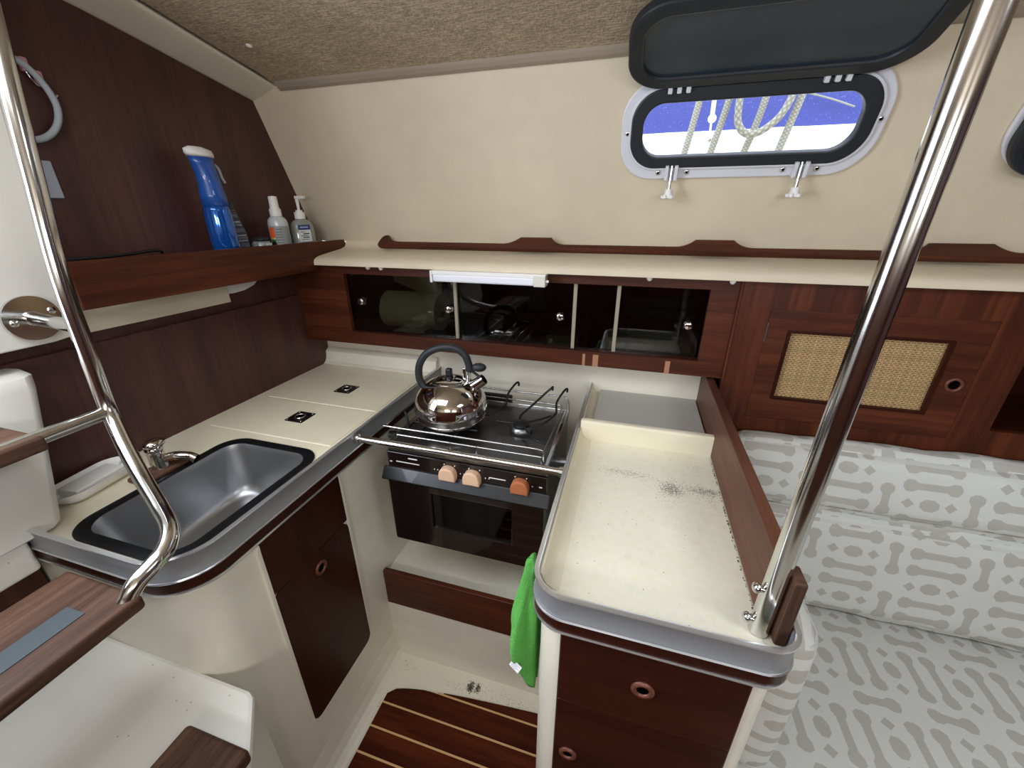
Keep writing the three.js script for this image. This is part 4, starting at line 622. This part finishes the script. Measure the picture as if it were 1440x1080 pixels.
// ================================================================ COMPANIONWAY: panel, moulding, engine box, ladder
{ const g = ext(poly([[0.2, 1.265], [0.49, 1.265], [0.515, 1.268], [0.53, 1.45], [0.56, 1.7], [0.6, 2.0], [0.28, 2.0], [0.27, 1.32], [0.2, 1.3]].map(([a, b]) => [a, b])), 0.07, 0.003); g.rotateY(Math.PI / 2); g.translate(-1.178, 0, 0); tag(obj('companionway_surround', g, M.gelcoat, scene, 'z'), 'white moulded panel beside the companionway carrying the ladder flange', 'panel'); }
{ const ring = (y, x, zf) => [[x - 0.09, y, zf + 0.012], [x - 0.03, y, zf], [x - 0.012, y, zf + 0.004], [x, y, zf + 0.02], [x + 0.001, y, zf + 0.12], [x + 0.001, y, 0.25], [x - 0.09, y, 0.25]].reverse();
  const g = loft([ring(0.9365, -1.03, -0.335), ring(0.945, -1.018, -0.352), ring(0.96, -1.022, -0.358), ring(1.08, -1.055, -0.398), ring(1.19, -1.085, -0.434), ring(1.212, -1.094, -0.44), ring(1.22, -1.11, -0.436)]);
  const t = tag(obj('moulded_pillar', [toCreasedNormals(g, 0.9), bx(-1.17, -1.031, 0.87, 0.94, -0.298, 0.25, 0.008)], M.gelcoat, scene, 'z'), 'white rounded moulding at the end of the sink worktop', 'moulding'); }
tag(obj('ladder_back_panel', bx(-1.178, -1.1, 0.03, 0.872, -0.312, 0.3), M.mahogany, scene, 'y', 0.2), 'dark mahogany panel in the shadow behind the ladder', 'panel');
{ const b = tag(obj('engine_box', plan([[-1.085, -0.31], [-0.62, -0.31], [-0.607, -0.305], [-0.525, -0.222], [-0.52, -0.21], [-0.52, 0.3], [-1.085, 0.3]], 0.03, 0.66, 0.008), M.gelcoat, scene, 'x'), 'white moulded engine box with a chamfered corner below the ladder', 'engine box'); }
{ const t = thing('box_step', 'dark mahogany step pad on top of the engine box', 'step', [-0.59, 0.66, 0.0]); obj('pad', bx(-0.068, 0.068, 0, 0.03, -0.236, 0.25, 0.008, 3), M.teak, t, 'z', 0.3); t.position.set(-0.588, 0.66, 0); }
{ const l = thing('companionway_ladder', 'stainless tube companionway ladder with brown wooden treads', 'ladder');
  obj('stringer', tube([[-0.95, 1.99, -0.54], [-0.95, 1.84, -0.52], [-0.95, 1.691, -0.501], [-0.95, 1.55, -0.482], [-0.95, 1.4, -0.463], [-0.95, 1.25, -0.455], [-0.945, 1.152, -0.448], [-0.9, 1.093, -0.427], [-0.84, 1.047, -0.403], [-0.76, 1.019, -0.371], [-0.705, 1.009, -0.345], [-0.683, 0.998, -0.32], [-0.678, 0.99, -0.295], [-0.681, 0.978, -0.268], [-0.684, 0.958, -0.25]], 0.0138, 160, 24), M.steel, l);
  const fl = obj('flange', [rod(V(-1.1018, 1.316, -0.47), V(-1.095, 1.316, -0.47), 0.042, 40)], M.steel, l);
  obj('flange_screw', [ball(-1.095, 1.312, -0.442, 0.007, 0.5, 1, 1), ball(-1.095, 1.325, -0.5, 0.007, 0.5, 1, 1)], M.steel, fl);
  obj('standoff', [rod(V(-1.1, 1.316, -0.47), V(-0.95, 1.312, -0.459), 0.012, 24), new THREE.TorusGeometry(0.0125, 0.002, 8, 24).rotateY(Math.PI / 2).translate(-1.093, 1.316, -0.47)], M.steel, l);
  obj('tread_bar', rod(V(-0.945, 1.148, -0.448), V(-0.948, 1.144, 0.2), 0.0128, 24), M.steel, l);
  obj('tread', bx(-1.1, -0.925, 1.128, 1.156, -0.345, 0.25, 0.007, 3), M.teak, l, 'z', 0.9);
  const t2 = obj('tread', bx(-0.835, -0.665, 0.94, 0.966, -0.262, 0.25, 0.007, 3), M.teak, l, 'z', 0.1);
  obj('grip_strip', bx(-0.748, -0.71, 0.9655, 0.9672, -0.215, 0.2), std({ color: 0x40474a, roughness: 0.95 }), t2);
  obj('tread_bar', [rod(V(-0.69, 0.951, -0.24), V(-0.81, 0.951, -0.24), 0.01, 16)], M.steel, l);
}

// ================================================================ SETTEE
const print = canvasTexture(1360, 520, (g, w, h) => {             // woven print: grey bones, octagons and diamonds on off-white
  g.fillStyle = '#d4d6d0'; g.fillRect(0, 0, w, h);
  for (let i = 0; i < 14000; i++) { g.fillStyle = rnd() > 0.5 ? 'rgba(255,255,255,0.10)' : 'rgba(120,118,105,0.07)'; rnd() > 0.5 ? g.fillRect(rnd() * w, rnd() * h, 10, 1) : g.fillRect(rnd() * w, rnd() * h, 1, 10); }
  g.fillStyle = '#b7b5ab';
  const bone = (cx, cy, L, T, vert) => { g.save(); g.translate(cx, cy); if (vert) g.rotate(Math.PI / 2); g.beginPath(); const e = T * 1.75, k = T * 0.5; g.moveTo(-L / 2 + k * 2.2, -k); g.lineTo(L / 2 - k * 2.2, -k); g.lineTo(L / 2 - k, -e / 2); g.lineTo(L / 2 + k * 0.5, -e / 2); g.lineTo(L / 2 + k * 1.3, -k * 0.6); g.lineTo(L / 2 + k * 1.3, k * 0.6); g.lineTo(L / 2 + k * 0.5, e / 2); g.lineTo(L / 2 - k, e / 2); g.lineTo(L / 2 - k * 2.2, k); g.lineTo(-L / 2 + k * 2.2, k); g.lineTo(-L / 2 + k, e / 2); g.lineTo(-L / 2 - k * 0.5, e / 2); g.lineTo(-L / 2 - k * 1.3, k * 0.6); g.lineTo(-L / 2 - k * 1.3, -k * 0.6); g.lineTo(-L / 2 - k * 0.5, -e / 2); g.lineTo(-L / 2 + k, -e / 2); g.closePath(); g.fill(); g.restore(); };
  const oct = (cx, cy, a, b) => { g.beginPath(); for (let i = 0; i < 8; i++) { const t = (i + 0.5) / 8 * Math.PI * 2; g.lineTo(cx + a * Math.cos(t), cy + b * Math.sin(t)); } g.fill(); };
  const dia = (cx, cy, a) => { g.beginPath(); g.moveTo(cx - a, cy); g.lineTo(cx, cy - a); g.lineTo(cx + a, cy); g.lineTo(cx, cy + a); g.fill(); };
  for (const dx of [-w, 0, w]) for (const dy of [-h, 0, h]) for (const [cx, o] of [[w * 0.25, 0], [w * 0.75, h / 2]]) {
    const x = cx + dx, y = o + dy;
    oct(x, y, 84, 62); bone(x, y + h * 0.335, 370, 66, false); bone(x, y + h * 0.665, 370, 66, false);
    dia(x - 170, y, 50); dia(x + 170, y, 50);
    bone(x + w * 0.25, y + h / 2 + (o ? h / 2 : 0), 250, 64, true);
    dia(x + w * 0.25, y + (o ? h / 2 : 0) - h * 0.0, 0.1);
  }
}, [0.37, 0.142]);
const clothBump = dataTexture(256, 256, [0.06, 0.06], (u, v) => { const k = 0.5 + 0.25 * Math.sin(u * Math.PI * 64) + 0.25 * Math.sin(v * Math.PI * 64); return [k, k, k]; }, false);
M.fabric = std({ map: print, bumpMap: clothBump, bumpScale: 0.0003, roughness: 0.95 });
function cushion(name, label, w, h, d, r, pos, rot, puff = 0.012, grain = 'x') {  // a padded box with softly swelling faces and a piping seam
  const t = thing(name, label, 'cushion', pos); t.rotation.set(...rot);
  let g = mergeVertices(new RoundedBoxGeometry(w, h, d, 6, r)); const big = new THREE.BoxGeometry(w - 2 * r, h - 2 * r, d - 2 * r, 30, 12, 6);
  // round a finely divided box so the faces can swell
  const p = big.attributes.position, hw = w / 2 - r, hh = h / 2 - r, hd = d / 2 - r;
  const src = new THREE.BoxGeometry(w, h, d, 40, 20, 10), q = src.attributes.position, nn = src.attributes.normal;
  for (let i = 0; i < q.count; i++) {
    const v = V().fromBufferAttribute(q, i), ux = v.x / (w / 2), uy = v.y / (h / 2), uz = v.z / (d / 2), c = V(clamp(v.x, -hw, hw), clamp(v.y, -hh, hh), clamp(v.z, -hd, hd)), dl = v.clone().sub(c);
    if (dl.length() > 1e-6) v.copy(c).addScaledVector(dl.normalize(), r);
    const soft = (a, b) => Math.max(0, 1 - a ** 4) * Math.max(0, 1 - b ** 4);
    const wob = 0.0025 * Math.sin(v.x * 23 + v.y * 17) + 0.002 * Math.sin(v.x * 41 - v.z * 29 + 1);
    v.addScaledVector(V().fromBufferAttribute(nn, i), (puff + wob) * (Math.abs(nn.getZ(i)) > 0.5 ? soft(ux, uy) : Math.abs(nn.getY(i)) > 0.5 ? soft(ux, uz) : soft(uy, uz)));
    q.setXYZ(i, v.x, v.y, v.z);
  }
  const flat = uvm(src.toNonIndexed(), grain, pos[0] * 0.5 + pos[1]); const cre = flat.clone(); cre.deleteAttribute('normal');
  let m = mergeVertices(cre, 1e-5); m.computeVertexNormals();
  obj('cover', m, M.fabric, t);
  const zp = d / 2 - r * 0.35, pts = rrect(-w / 2, w / 2, -h / 2, h / 2, Math.max(r * 0.8, 0.01)).getPoints(8).map(a => V(a.x * 0.998, a.y * 0.998, zp - r * 0.3));
  return t;
}
cushion('back_cushion', 'upper roll cushion with grey bone print below the cane locker', 1.72, 0.185, 0.1, 0.042, [1.18, 0.824, -1.147], [-0.25, 0, 0]);
cushion('back_cushion', 'lower back cushion with grey bone print resting on the settee seat', 1.72, 0.28, 0.1, 0.03, [1.18, 0.589, -1.092], [-0.2, 0, 0]);
cushion('seat_cushion', 'flat settee seat cushion with grey bone print', 1.9, 0.11, 0.71, 0.025, [1.24, 0.391, -0.702], [0, 0, 0], 0.006, 'z');
cushion('end_cushion', 'rounded upright end cushion against the peninsula side', 0.1, 0.4, 0.46, 0.046, [0.328, 0.655, -0.785], [0, 0, 0], 0.006, 'z');
tag(obj('settee_base', bx(0.29, 2.19, 0.03, 0.328, -1.24, -0.37, 0.006), M.cream, scene, 'x'), 'cream moulded base below the settee seat cushion', 'settee base');

renderer.render(scene, camera);
